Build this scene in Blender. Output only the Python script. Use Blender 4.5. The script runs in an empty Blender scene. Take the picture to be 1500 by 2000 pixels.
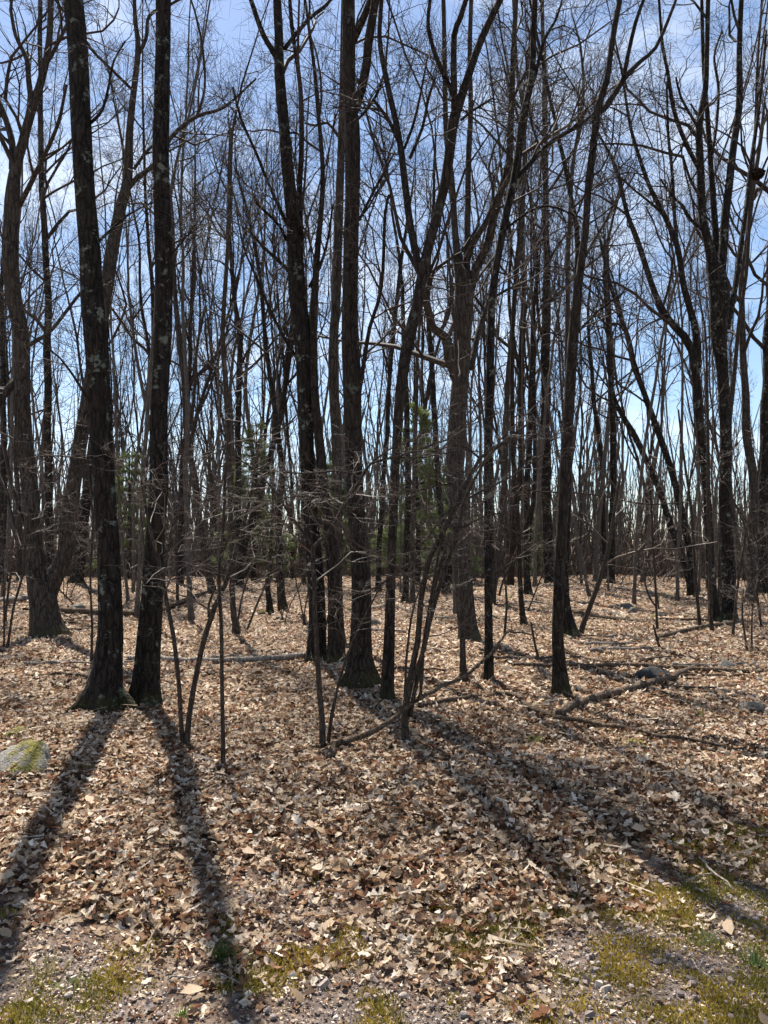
import bpy, math, zlib
import numpy as np
from mathutils import Vector

# ------------------------------------------------------------------ camera, sky, sun, exposure
scene = bpy.context.scene
COL = scene.collection
F = 1500.0                       # focal length in photograph pixels (1500 x 2000)
CAM_H = 1.6
PITCH = math.atan(75.0 / F)      # eye level sits at row 1075
cam_d = bpy.data.cameras.new('camera')
cam_d.sensor_fit = 'VERTICAL'
cam_d.angle = 2 * math.atan(1000.0 / F)
cam_d.clip_start = 0.05
cam_d.clip_end = 3000
cam = bpy.data.objects.new('camera', cam_d)
cam.location = (0, 0, CAM_H)
cam.rotation_euler = (math.pi / 2 + PITCH, 0, 0)
COL.objects.link(cam)
scene.camera = cam

SUN_AZ, SUN_EL = math.radians(-20.0), math.radians(58.0)
TO_SUN = Vector((math.sin(SUN_AZ) * math.cos(SUN_EL), math.cos(SUN_AZ) * math.cos(SUN_EL), math.sin(SUN_EL)))
world = bpy.data.worlds.new('World')
scene.world = world
world.use_nodes = True
wn = world.node_tree
bg = wn.nodes['Background']
sky = wn.nodes.new('ShaderNodeTexSky')
sky.sky_type = 'NISHITA'
sky.sun_disc = False
sky.sun_elevation = SUN_EL
sky.sun_rotation = SUN_AZ
sky.altitude = 300
sky.air_density = 1.0
sky.dust_density = 0.4
sky.ozone_density = 1.5
# thin white cloud drawn over the whole sky
wtc = wn.nodes.new('ShaderNodeTexCoord')
wmp = wn.nodes.new('ShaderNodeMapping')
wmp.inputs['Scale'].default_value = (1.0, 1.0, 2.4)
wno = wn.nodes.new('ShaderNodeTexNoise')
wno.inputs['Scale'].default_value = 2.6
wno.inputs['Detail'].default_value = 7.0
wno.inputs['Roughness'].default_value = 0.58
wno.inputs['Distortion'].default_value = 0.6
wrp = wn.nodes.new('ShaderNodeMapRange')
wrp.inputs[1].default_value, wrp.inputs[2].default_value = 0.47, 0.72
wrp.inputs[3].default_value, wrp.inputs[4].default_value = 0.0, 0.75
wmx = wn.nodes.new('ShaderNodeMix')
wmx.data_type = 'RGBA'
wmx.inputs[7].default_value = (7.6, 8.0, 8.5, 1)
wn.links.new(wtc.outputs['Generated'], wmp.inputs[0])
wn.links.new(wmp.outputs[0], wno.inputs['Vector'])
wn.links.new(wno.outputs[0], wrp.inputs[0])
wn.links.new(wrp.outputs[0], wmx.inputs[0])
wn.links.new(sky.outputs['Color'], wmx.inputs[6])
wn.links.new(wmx.outputs[2], bg.inputs['Color'])
bg.inputs['Strength'].default_value = 0.073
sun_d = bpy.data.lights.new('sun', 'SUN')
sun_d.energy = 5.0
sun_d.angle = math.radians(0.55)
sun_d.color = (1.0, 0.945, 0.865)
sun = bpy.data.objects.new('sun', sun_d)
sun.rotation_euler = TO_SUN.to_track_quat('Z', 'Y').to_euler()
sun.location = (0, 0, 40)
COL.objects.link(sun)
vs = scene.view_settings
vs.view_transform = 'Standard'
vs.look = 'None'
vs.exposure = 1.27
vs.gamma = 1.0
vs.use_curve_mapping = False
scene.render.engine = 'CYCLES'
cy = scene.cycles
cy.max_bounces = 4
cy.diffuse_bounces = 2
cy.glossy_bounces = 2
cy.transmission_bounces = 3
cy.transparent_max_bounces = 4
cy.adaptive_threshold = 0.03

# ------------------------------------------------------------------ helpers: picture rows to ground, terrain
CP, SP = math.cos(PITCH), math.sin(PITCH)
RNG = np.random.default_rng(7)


def rng_for(name):
    return np.random.default_rng(zlib.crc32(name.encode()))


class Waves:
    """Smooth noise: a sum of sines of random direction."""
    def __init__(self, seed, lam0, lam1, n):
        r = np.random.default_rng(seed)
        a = r.uniform(0, 2 * np.pi, n)
        lam = np.exp(r.uniform(np.log(lam0), np.log(lam1), n))
        self.k = np.stack([np.cos(a), np.sin(a)], 1) * (2 * np.pi / lam)[:, None]
        self.p = r.uniform(0, 2 * np.pi, n)
        self.n = n

    def __call__(self, x, y):
        x = np.asarray(x, float)
        y = np.asarray(y, float)
        s = 0
        for (kx, ky), p in zip(self.k, self.p):
            s = s + np.sin(kx * x + ky * y + p)
        return s / math.sqrt(self.n)


W_BIG = Waves(1, 7, 18, 7)
W_MID = Waves(2, 1.3, 3.5, 9)
W_FINE = Waves(3, 0.25, 0.7, 12)
W_EDGE = Waves(4, 0.5, 2.2, 8)
W_MOSS = Waves(5, 0.22, 0.9, 12)
W_CLUMP = Waves(6, 0.35, 1.2, 10)


def edge_y(x):
    return 3.20 + 0.46 * np.log1p(np.exp(2.5 * (np.asarray(x, float) - 0.2))) / 2.5


def leaf_amount(x, y):
    """0 on the bare gravel, 1 in the deep litter."""
    m = (np.asarray(y, float) - edge_y(x)) / 0.50 + 0.8 * W_EDGE(x, y)
    return np.clip(0.5 + 0.5 * m, 0, 1)


def terrain(x, y):
    x = np.asarray(x, float)
    y = np.asarray(y, float)
    far = np.clip((y - 6) / 20, 0, 1)
    lit = 1 / (1 + np.exp(-(y - edge_y(x) - 0.25) / 0.22))
    z = 0.10 * far * W_BIG(x, y) + 0.016 * lit * W_MID(x, y) + 0.010 * lit * W_FINE(x, y) + 0.045 * lit - 0.03
    z = z + 0.05 * np.exp(-((y - 5.6 + 0.25 * x) / 0.9) ** 2)
    drop = np.clip(y - 44, 0, 200)
    rise = np.clip(y - 150, 0, 160)
    return z - 0.035 * np.minimum(drop, 96) + 0.055 * rise


def P(px, py, Y):
    u, v = (px - 750.0) / F, (1000.0 - py) / F
    s = Y / (CP - v * SP)
    return np.array([s * u, Y, CAM_H + s * (SP + v * CP)])


def depth_scale(py, Y):
    return Y / (CP - (1000.0 - py) / F * SP) / F


def G(px, py):
    """Where the sight line through a picture point meets the ground."""
    u, v = (px - 750.0) / F, (1000.0 - py) / F
    dz = SP + v * CP
    z = 0.0
    for _ in range(12):
        s = (z - CAM_H) / dz
        z = 0.5 * z + 0.5 * float(terrain(s * u, s * (CP - v * SP)))
    s = (z - CAM_H) / dz
    return np.array([s * u, s * (CP - v * SP), z])


# ------------------------------------------------------------------ helpers: meshes and objects
class Geo:
    def __init__(self):
        self.v, self.q, self.t, self.n = [], [], [], 0

    def add(self, V, Q=None, T=None):
        if Q is not None and len(Q):
            self.q.append(np.asarray(Q) + self.n)
        if T is not None and len(T):
            self.t.append(np.asarray(T) + self.n)
        self.v.append(np.asarray(V, np.float64))
        self.n += len(V)

    def tube(self, pts, rad, sides=8, rng=None, rough=0.0, flare=None, cap=True):
        """One tube along a line of points; flare = (amount, height, lobes, phase) spreads the foot."""
        pts = np.asarray(pts, float)
        rad = np.asarray(rad, float)
        n = len(pts)
        tan = np.gradient(pts, axis=0)
        tan /= np.linalg.norm(tan, axis=1)[:, None] + 1e-9
        ref = np.array([1.0, 0.13, 0.07]) if abs(tan[0][0]) < 0.8 else np.array([0.1, 1.0, 0.05])
        U = np.cross(tan, np.cross(ref, tan))
        U /= np.linalg.norm(U, axis=1)[:, None]
        Vv = np.cross(tan, U)
        ph = np.arange(sides) / sides * 2 * np.pi
        R = np.repeat(rad[:, None], sides, 1)
        if rng is not None and rough > 0:
            k1, k2 = rng.uniform(0.5, 1.3, 2)
            arc = np.concatenate([[0], np.cumsum(np.linalg.norm(np.diff(pts, axis=0), axis=1))])
            for m in (1, 2, 3, 5):
                p0, p1 = rng.uniform(0, 6.28, 2)
                R = R * (1 + rough / m ** 0.5 * np.sin(m * ph[None, :] + p0 + (k1 * arc)[:, None]) * np.sin(k2 * m * 1.7 * arc + p1)[:, None])
            R = R * (1 + rough * 0.5 * rng.standard_normal(R.shape))
        if flare is not None:
            am, hh, lob, p0 = flare
            h = pts[:, 2] - pts[0, 2]
            e = np.exp(-np.clip(h - 0.15, 0, None) / hh)
            R = R * (1 + am * e[:, None] * (0.55 + 0.6 * np.clip(np.cos(lob * ph + p0), -0.4, 1)[None, :]))
        V = pts[:, None, :] + R[:, :, None] * (np.cos(ph)[None, :, None] * U[:, None, :] + np.sin(ph)[None, :, None] * Vv[:, None, :])
        i = np.arange(n - 1)[:, None] * sides
        j = np.arange(sides)[None, :]
        j2 = (j + 1) % sides
        Q = np.stack([i + j, i + j2, i + sides + j2, i + sides + j], -1).reshape(-1, 4)
        V = V.reshape(-1, 3)
        T = None
        if cap:
            V = np.concatenate([V, pts[:1], pts[-1:]])
            a, b = len(V) - 2, len(V) - 1
            e0 = (n - 1) * sides
            T = [[a, (k + 1) % sides, k] for k in range(sides)] + [[b, e0 + k, e0 + (k + 1) % sides] for k in range(sides)]
        self.add(V, Q, T)

    def batch(self, pts, rad, sides):
        """Many thin tubes at once: pts (m, n, 3), rad (m, n)."""
        m, n, _ = pts.shape
        if m == 0:
            return
        d = pts[:, -1] - pts[:, 0]
        d /= np.linalg.norm(d, axis=1)[:, None] + 1e-9
        ref = np.where(np.abs(d[:, 2:3]) < 0.8, np.array([[0, 0, 1.0]]), np.array([[1.0, 0, 0]]))
        U = np.cross(d, ref)
        U /= np.linalg.norm(U, axis=1)[:, None] + 1e-9
        Vv = np.cross(d, U)
        ph = np.arange(sides) / sides * 2 * np.pi
        ring = np.cos(ph)[None, :, None] * U[:, None, :] + np.sin(ph)[None, :, None] * Vv[:, None, :]
        V = pts[:, :, None, :] + rad[:, :, None, None] * ring[:, None, :, :]
        base = (np.arange(m) * n * sides)[:, None, None]
        i = (np.arange(n - 1) * sides)[None, :, None]
        j = np.arange(sides)[None, None, :]
        j2 = (j + 1) % sides
        Q = np.stack([base + i + j, base + i + j2, base + i + sides + j2, base + i + sides + j], -1).reshape(-1, 4)
        self.add(V.reshape(-1, 3), Q)

    def mesh(self, name, mat, origin=(0, 0, 0), smooth=True, cols=None):
        V = np.concatenate(self.v) - np.asarray(origin, float)
        q = np.concatenate(self.q) if self.q else np.zeros((0, 4), int)
        t = np.concatenate(self.t) if self.t else np.zeros((0, 3), int)
        me = bpy.data.meshes.new(name)
        me.vertices.add(len(V))
        me.vertices.foreach_set('co', V.astype(np.float32).ravel())
        nl = len(q) * 4 + len(t) * 3
        me.loops.add(nl)
        me.loops.foreach_set('vertex_index', np.concatenate([q.ravel(), t.ravel()]).astype(np.int32))
        me.polygons.add(len(q) + len(t))
        me.polygons.foreach_set('loop_start', np.concatenate([np.arange(len(q)) * 4, len(q) * 4 + np.arange(len(t)) * 3]).astype(np.int32))
        me.polygons.foreach_set('use_smooth', np.full(len(q) + len(t), smooth))
        me.update(calc_edges=True)
        if cols is not None:
            a = me.color_attributes.new('col', 'FLOAT_COLOR', 'POINT')
            c = np.concatenate([np.asarray(cols, np.float32), np.ones((len(cols), 1), np.float32)], 1)
            a.data.foreach_set('color', c.ravel())
        me.materials.append(mat)
        return me


def link(name, data, parent=None, loc=(0, 0, 0)):
    o = bpy.data.objects.new(name, data)
    COL.objects.link(o)
    o.location = loc
    if parent is not None:
        o.parent = parent
    return o


def tag(o, label=None, cat=None, group=None, kind=None):
    for k, v in (('label', label), ('category', cat), ('group', group), ('kind', kind)):
        if v:
            o[k] = v
    return o


# ------------------------------------------------------------------ materials
def new_mat(name):
    m = bpy.data.materials.new(name)
    m.use_nodes = True
    nt = m.node_tree
    return m, nt, nt.nodes['Principled BSDF']


def node(nt, kind, **kw):
    n = nt.nodes.new(kind)
    for k, v in kw.items():
        if k.startswith('i_'):
            n.inputs[k[2:].replace('_', ' ')].default_value = v
        else:
            setattr(n, k, v)
    return n


def ramp(nt, src, stops):
    r = nt.nodes.new('ShaderNodeValToRGB')
    el = r.color_ramp.elements
    while len(el) < len(stops):
        el.new(0.5)
    for e, (p, c) in zip(el, stops):
        e.position = p
        e.color = (*c, 1) if len(c) == 3 else c
    nt.links.new(src, r.inputs[0])
    return r.outputs[0]


def mixc(nt, fac, a, b):
    m = nt.nodes.new('ShaderNodeMix')
    m.data_type = 'RGBA'
    for s, v in ((0, fac), (6, a), (7, b)):
        if hasattr(v, 'is_linked'):
            nt.links.new(v, m.inputs[s])
        else:
            m.inputs[s].default_value = v if s == 0 else (*v, 1)
    return m.outputs[2]


def bark_mat(name, dark, light, lichen=0.3, moss=0.5, scale=1.0, ridge=0.8, lichen_col=(0.20, 0.21, 0.165)):
    m, nt, bs = new_mat(name)
    tc = node(nt, 'ShaderNodeTexCoord')
    mp = node(nt, 'ShaderNodeMapping')
    mp.inputs['Scale'].default_value = (1, 1, 0.22)
    nt.links.new(tc.outputs['Object'], mp.inputs[0])
    n1 = node(nt, 'ShaderNodeTexNoise', i_Scale=26 * scale, i_Detail=5.0, i_Roughness=0.65, i_Distortion=0.6)
    nt.links.new(mp.outputs[0], n1.inputs['Vector'])
    vo = node(nt, 'ShaderNodeTexVoronoi', feature='DISTANCE_TO_EDGE', i_Scale=15 * scale)
    nt.links.new(mp.outputs[0], vo.inputs['Vector'])
    n2 = node(nt, 'ShaderNodeTexNoise', i_Scale=4.5, i_Detail=6.0, i_Roughness=0.7)
    nt.links.new(tc.outputs['Object'], n2.inputs['Vector'])
    n3 = node(nt, 'ShaderNodeTexNoise', i_Scale=15.0, i_Detail=3.0, i_Roughness=0.6)
    nt.links.new(tc.outputs['Object'], n3.inputs['Vector'])
    c = ramp(nt, n1.outputs[0], [(0.36, dark), (0.50, tuple(0.45 * a + 0.55 * b for a, b in zip(dark, light))), (0.66, light)])
    cr = ramp(nt, vo.outputs['Distance'], [(0.015, (0.8, 0.8, 0.8)), (0.13, (0, 0, 0))])
    c = mixc(nt, cr, c, tuple(0.45 * v for v in dark))
    nf = node(nt, 'ShaderNodeTexNoise', i_Scale=48.0, i_Detail=2.0, i_Roughness=0.5)
    nt.links.new(tc.outputs['Object'], nf.inputs['Vector'])
    ff = ramp(nt, nf.outputs[0], [(0.66, (0, 0, 0)), (0.70, (0.8, 0.8, 0.8))])
    c = mixc(nt, ff, c, tuple(min(0.3, 2.3 * v) for v in light))
    nb = node(nt, 'ShaderNodeTexNoise', i_Scale=1.1, i_Detail=3.0)
    nt.links.new(tc.outputs['Object'], nb.inputs['Vector'])
    fb = ramp(nt, nb.outputs[0], [(0.35, (0, 0, 0)), (0.65, (0.4, 0.4, 0.4))])
    c = mixc(nt, fb, c, (0.6 * light[0] + 0.4 * dark[0], 0.56 * light[1] + 0.38 * dark[1], 0.50 * light[2] + 0.34 * dark[2]))
    # lichen spots
    lf = ramp(nt, n2.outputs[0], [(0.64 - 0.18 * lichen, (0, 0, 0)), (0.70 - 0.18 * lichen, (1, 1, 1))])
    lf2 = ramp(nt, n3.outputs[0], [(0.48, (0, 0, 0)), (0.56, (1, 1, 1))])
    mul = node(nt, 'ShaderNodeMath', operation='MULTIPLY')
    nt.links.new(lf, mul.inputs[0])
    nt.links.new(lf2, mul.inputs[1])
    mul2 = node(nt, 'ShaderNodeMath', operation='MULTIPLY')
    nt.links.new(mul.outputs[0], mul2.inputs[0])
    mul2.inputs[1].default_value = min(1.0, lichen * 1.6)
    c = mixc(nt, mul2.outputs[0], c, lichen_col)
    # moss growing on the foot of the stem
    if moss > 0:
        sx = node(nt, 'ShaderNodeSeparateXYZ')
        nt.links.new(tc.outputs['Object'], sx.inputs[0])
        ad = node(nt, 'ShaderNodeMath', operation='MULTIPLY_ADD')
        nt.links.new(n2.outputs[0], ad.inputs[0])
        ad.inputs[1].default_value = -1.3
        nt.links.new(sx.outputs['Z'], ad.inputs[2])
        mr = node(nt, 'ShaderNodeMapRange')
        nt.links.new(ad.outputs[0], mr.inputs[0])
        mr.inputs[1].default_value = -0.42
        mr.inputs[2].default_value = -0.62
        mr.inputs[3].default_value = 0
        mr.inputs[4].default_value = moss
        c = mixc(nt, mr.outputs[0], c, (0.075, 0.075, 0.018))
    nt.links.new(c, bs.inputs['Base Color'])
    bs.inputs['Roughness'].default_value = 0.9
    bs.inputs['Specular IOR Level'].default_value = 0.12
    h = node(nt, 'ShaderNodeMath', operation='MULTIPLY_ADD')
    nt.links.new(vo.outputs['Distance'], h.inputs[0])
    h.inputs[1].default_value = 1.6
    nt.links.new(n1.outputs[0], h.inputs[2])
    b = node(nt, 'ShaderNodeBump', i_Strength=ridge, i_Distance=0.06)
    nt.links.new(h.outputs[0], b.inputs['Height'])
    nt.links.new(b.outputs[0], bs.inputs['Normal'])
    return m


def twig_mat(name, a, b, rough=0.5, spec=0.4):
    m, nt, bs = new_mat(name)
    tc = node(nt, 'ShaderNodeTexCoord')
    n = node(nt, 'ShaderNodeTexNoise', i_Scale=3.0, i_Detail=4.0)
    nt.links.new(tc.outputs['Object'], n.inputs['Vector'])
    nt.links.new(ramp(nt, n.outputs[0], [(0.35, a), (0.65, b)]), bs.inputs['Base Color'])
    bs.inputs['Roughness'].default_value = rough
    bs.inputs['Specular IOR Level'].default_value = spec
    return m


def attr_mat(name, transl=0.0, rough=0.6, spec=0.35, mottle=0.25, bump=0.0):
    m, nt, bs = new_mat(name)
    at = node(nt, 'ShaderNodeAttribute', attribute_name='col')
    tc = node(nt, 'ShaderNodeTexCoord')
    n = node(nt, 'ShaderNodeTexNoise', i_Scale=60.0, i_Detail=3.0, i_Roughness=0.6)
    nt.links.new(tc.outputs['Object'], n.inputs['Vector'])
    sc = node(nt, 'ShaderNodeMapRange')
    nt.links.new(n.outputs[0], sc.inputs[0])
    sc.inputs[1].default_value, sc.inputs[2].default_value = 0.3, 0.7
    sc.inputs[3].default_value, sc.inputs[4].default_value = 1 - mottle, 1 + mottle
    vm = node(nt, 'ShaderNodeVectorMath', operation='SCALE')
    nt.links.new(at.outputs['Color'], vm.inputs[0])
    nt.links.new(sc.outputs[0], vm.inputs['Scale'])
    nt.links.new(vm.outputs[0], bs.inputs['Base Color'])
    bs.inputs['Roughness'].default_value = rough
    bs.inputs['Specular IOR Level'].default_value = spec
    if bump:
        bu = node(nt, 'ShaderNodeBump', i_Strength=bump, i_Distance=0.01)
        nt.links.new(n.outputs[0], bu.inputs['Height'])
        nt.links.new(bu.outputs[0], bs.inputs['Normal'])
    if transl:
        tr = node(nt, 'ShaderNodeBsdfTranslucent')
        nt.links.new(vm.outputs[0], tr.inputs['Color'])
        mx = node(nt, 'ShaderNodeMixShader')
        mx.inputs[0].default_value = transl
        nt.links.new(bs.outputs[0], mx.inputs[1])
        nt.links.new(tr.outputs[0], mx.inputs[2])
        nt.links.new(mx.outputs[0], nt.nodes['Material Output'].inputs['Surface'])
    return m


def ground_mat():
    m, nt, bs = new_mat('forest_floor')
    tc = node(nt, 'ShaderNodeTexCoord')
    v1 = node(nt, 'ShaderNodeTexVoronoi', i_Scale=11.0, i_Randomness=1.0)
    n0 = node(nt, 'ShaderNodeTexNoise', i_Scale=9.0, i_Detail=3.0)
    nt.links.new(tc.outputs['Object'], n0.inputs['Vector'])
    off = node(nt, 'ShaderNodeVectorMath', operation='MULTIPLY_ADD')
    nt.links.new(n0.outputs['Color'], off.inputs[0])
    off.inputs[1].default_value = (0.18, 0.18, 0.18)
    nt.links.new(tc.outputs['Object'], off.inputs[2])
    nt.links.new(off.outputs[0], v1.inputs['Vector'])
    sep = node(nt, 'ShaderNodeSeparateColor')
    nt.links.new(v1.outputs['Color'], sep.inputs[0])
    leafc = ramp(nt, sep.outputs[0], [(0.0, (0.03, 0.017, 0.010)), (0.3, (0.08, 0.044, 0.026)), (0.6, (0.18, 0.115, 0.07)), (0.9, (0.32, 0.24, 0.165))])
    n1 = node(nt, 'ShaderNodeTexNoise', i_Scale=38.0, i_Detail=6.0, i_Roughness=0.7)
    nt.links.new(tc.outputs['Object'], n1.inputs['Vector'])
    dirt = ramp(nt, n1.outputs[0], [(0.3, (0.065, 0.049, 0.040)), (0.55, (0.15, 0.118, 0.10)), (0.75, (0.25, 0.20, 0.172))])
    at = node(nt, 'ShaderNodeAttribute', attribute_name='col')
    s2 = node(nt, 'ShaderNodeSeparateColor')
    nt.links.new(at.outputs['Color'], s2.inputs[0])
    c = mixc(nt, s2.outputs[0], dirt, leafc)
    nt.links.new(c, bs.inputs['Base Color'])
    bs.inputs['Roughness'].default_value = 0.9
    bs.inputs['Specular IOR Level'].default_value = 0.15
    bu = node(nt, 'ShaderNodeBump', i_Strength=0.7, i_Distance=0.03)
    nt.links.new(n1.outputs[0], bu.inputs['Height'])
    nt.links.new(bu.outputs[0], bs.inputs['Normal'])
    return m


def rock_mat():
    m, nt, bs = new_mat('mossy_stone')
    tc = node(nt, 'ShaderNodeTexCoord')
    ge = node(nt, 'ShaderNodeNewGeometry')
    n1 = node(nt, 'ShaderNodeTexNoise', i_Scale=9.0, i_Detail=8.0, i_Roughness=0.65)
    nt.links.new(tc.outputs['Object'], n1.inputs['Vector'])
    c = ramp(nt, n1.outputs[0], [(0.3, (0.11, 0.095, 0.078)), (0.55, (0.25, 0.225, 0.185)), (0.75, (0.38, 0.35, 0.29))])
    n2 = node(nt, 'ShaderNodeTexNoise', i_Scale=3.2, i_Detail=5.0)
    nt.links.new(tc.outputs['Object'], n2.inputs['Vector'])
    sx = node(nt, 'ShaderNodeSeparateXYZ')
    nt.links.new(ge.outputs['Normal'], sx.inputs[0])
    ob = node(nt, 'ShaderNodeObjectInfo')
    cs = node(nt, 'ShaderNodeSeparateColor')
    nt.links.new(ob.outputs['Color'], cs.inputs[0])
    a = node(nt, 'ShaderNodeMath', operation='MULTIPLY_ADD')      # moss: upward faces, noise, per-rock amount
    nt.links.new(sx.outputs['Z'], a.inputs[0])
    a.inputs[1].default_value = 0.35
    nt.links.new(n2.outputs[0], a.inputs[2])
    a2 = node(nt, 'ShaderNodeMath', operation='ADD')
    nt.links.new(a.outputs[0], a2.inputs[0])
    nt.links.new(cs.outputs[0], a2.inputs[1])
    mf = ramp(nt, a2.outputs[0], [(0.88, (0, 0, 0)), (0.95, (1, 1, 1))])
    n4 = node(nt, 'ShaderNodeTexNoise', i_Scale=70.0, i_Detail=3.0)
    nt.links.new(tc.outputs['Object'], n4.inputs['Vector'])
    mossc = ramp(nt, n4.outputs[0], [(0.35, (0.075, 0.065, 0.008)), (0.65, (0.24, 0.20, 0.025))])
    c = mixc(nt, cs.outputs[1], c, (0.03, 0.028, 0.024))
    nt.links.new(mixc(nt, mf, c, mossc), bs.inputs['Base Color'])
    bs.inputs['Roughness'].default_value = 0.85
    ad = node(nt, 'ShaderNodeMath', operation='ADD')
    nt.links.new(n1.outputs[0], ad.inputs[0])
    nt.links.new(n4.outputs[0], ad.inputs[1])
    bu = node(nt, 'ShaderNodeBump', i_Strength=0.8, i_Distance=0.03)
    nt.links.new(ad.outputs[0], bu.inputs['Height'])
    nt.links.new(bu.outputs[0], bs.inputs['Normal'])
    return m


M_DARK = bark_mat('dark_lichen_bark', (0.008, 0.0065, 0.0054), (0.050, 0.040, 0.033), lichen=0.55, moss=0.35)
M_GREY = bark_mat('grey_furrowed_bark', (0.022, 0.0175, 0.014), (0.112, 0.092, 0.075), lichen=0.2, moss=0.35, scale=0.9)
M_BROWN = bark_mat('brown_bark', (0.012, 0.0092, 0.0075), (0.072, 0.056, 0.044), lichen=0.3, moss=0.35, scale=1.2)
M_FAR = bark_mat('haze_paled_bark', (0.075, 0.063, 0.053), (0.21, 0.18, 0.153), lichen=0.2, moss=0.0)  # haze painted into the colour: bark paled for trunks farther back
M_SAP = bark_mat('smooth_sapling_bark', (0.03, 0.023, 0.018), (0.095, 0.074, 0.058), lichen=0.15, moss=0.0, scale=2.2, ridge=0.35)
M_LOG = bark_mat('weathered_dead_wood', (0.045, 0.030, 0.020), (0.19, 0.14, 0.10), lichen=0.25, moss=0.0, scale=1.8, ridge=0.6)
M_LOGPALE = bark_mat('bleached_dead_wood', (0.17, 0.14, 0.115), (0.42, 0.37, 0.32), lichen=0.1, moss=0.0, scale=1.6, ridge=0.5)
M_TWIG = twig_mat('twig_bark', (0.028, 0.021, 0.017), (0.07, 0.053, 0.043), rough=0.75, spec=0.1)
M_TWIGPALE = twig_mat('pale_twig_bark', (0.055, 0.037, 0.026), (0.14, 0.10, 0.074), rough=0.5, spec=0.3)
M_LEAF = attr_mat('dry_leaf', transl=0.32, rough=0.65, spec=0.10, mottle=0.45)
M_STONE = attr_mat('gravel_stone', rough=0.8, spec=0.3, bump=0.4)
M_MOSS = attr_mat('moss_fronds', transl=0.25, rough=0.8, spec=0.1)
M_GRASS = attr_mat('grass_blades', transl=0.3, rough=0.5)
M_NEEDLE = attr_mat('pine_needles', transl=0.3, rough=0.5)
M_GROUND = ground_mat()
M_ROCK = rock_mat()

# ------------------------------------------------------------------ ground
xs = np.concatenate([-np.geomspace(900, 6.5, 40), np.arange(-6.4, 6.41, 0.10), np.geomspace(6.5, 900, 40)])
ys = np.concatenate([[-600, -200, -60, -20, -8, -3, 0, 1.2], np.arange(2.0, 9.0, 0.08), np.geomspace(9.0, 60, 80), np.geomspace(64, 1500, 24)])
X, Yg = np.meshgrid(xs, ys)
Z = terrain(X, Yg) - 0.006
nv = X.size
idx = np.arange(nv).reshape(X.shape)
g = Geo()
g.add(np.stack([X.ravel(), Yg.ravel(), Z.ravel()], 1), np.stack([idx[:-1, :-1], idx[:-1, 1:], idx[1:, 1:], idx[1:, :-1]], -1).reshape(-1, 4))
la = leaf_amount(X, Yg).ravel()
ground = link('ground', g.mesh('ground', M_GROUND, cols=np.stack([la, la, la], 1)))
tag(ground, 'brown forest floor running from the gravel verge back under the trees', kind='structure')


# ------------------------------------------------------------------ branching
def unit(v):
    return v / (np.linalg.norm(v, axis=-1, keepdims=True) + 1e-9)


def grow(Pp, Rp, count, rng, t0=0.2, t1=1.0, ratio=(0.35, 0.6), slender=95, ang=(30, 60), n=5, up=0.12, wig=0.16, rmin=0.004, lmin=0.3, lmax=9.0, flat=0.0, taper=0.35):
    m, k, _ = Pp.shape
    N = m * count
    par = np.repeat(np.arange(m), count)
    t = t0 + (t1 - t0) * ((np.tile(np.arange(count), m) + rng.random(N)) / count)
    f = np.clip(t, 0, 0.999) * (k - 1)
    i = f.astype(int)
    w = (f - i)[:, None]
    p0 = Pp[par, i] * (1 - w) + Pp[par, i + 1] * w
    rl = Rp[par, i] * (1 - w[:, 0]) + Rp[par, i + 1] * w[:, 0]
    tan = unit(Pp[par, i + 1] - Pp[par, i])
    rv = rng.standard_normal((N, 3))
    if flat:
        rv[:, 2] *= (1 - flat)
    perp = unit(rv - (rv * tan).sum(1, keepdims=True) * tan)
    a = np.radians(rng.uniform(ang[0], ang[1], N))[:, None]
    d = tan * np.cos(a) + perp * np.sin(a)
    if flat:
        d[:, 2] *= (1 - 0.7 * flat)
    d = unit(d + np.array([0, 0, up]))
    rc = np.maximum(rl * rng.uniform(ratio[0], ratio[1], N), rmin)
    rc = np.minimum(rc, np.maximum(rl * 0.95, rmin * 0.6))
    L = np.clip(slender * rc * rng.uniform(0.65, 1.25, N), lmin, lmax)
    step = (L / (n - 1))[:, None]
    pts = np.empty((N, n, 3))
    pts[:, 0] = p0
    for s in range(1, n):
        pts[:, s] = pts[:, s - 1] + d * step
        d = unit(d + wig * rng.standard_normal((N, 3)) + np.array([0, 0, up * 0.6]))
    rad = rc[:, None] * np.linspace(1, taper, n)[None, :]
    return pts, rad


def resample(pts, rad, n):
    arc = np.concatenate([[0], np.cumsum(np.linalg.norm(np.diff(pts, axis=0), axis=1))])
    s = np.linspace(0, arc[-1], n)
    return np.stack([np.interp(s, arc, pts[:, c]) for c in range(3)], 1), np.interp(s, arc, rad)


def spline(pts, rad, per):
    """Catmull-Rom through traced points."""
    pts = np.asarray(pts, float)
    rad = np.asarray(rad, float)
    A = np.column_stack([pts, rad])
    A = np.vstack([2 * A[0] - A[1], A, 2 * A[-1] - A[-2]])
    out = []
    for i in range(1, len(A) - 2):
        m = max(2, int(per(np.linalg.norm(A[i + 1, :3] - A[i, :3]))))
        t = (np.arange(m) / m)[:, None]
        a, b, c, d = A[i - 1], A[i], A[i + 1], A[i + 2]
        out.append(0.5 * (2 * b + (c - a) * t + (2 * a - 5 * b + 4 * c - d) * t ** 2 + (3 * b - a - 3 * c + d) * t ** 3))
    out.append(A[-2][None])
    o = np.vstack(out)
    return o[:, :3], np.maximum(o[:, 3], 0.002)


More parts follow.
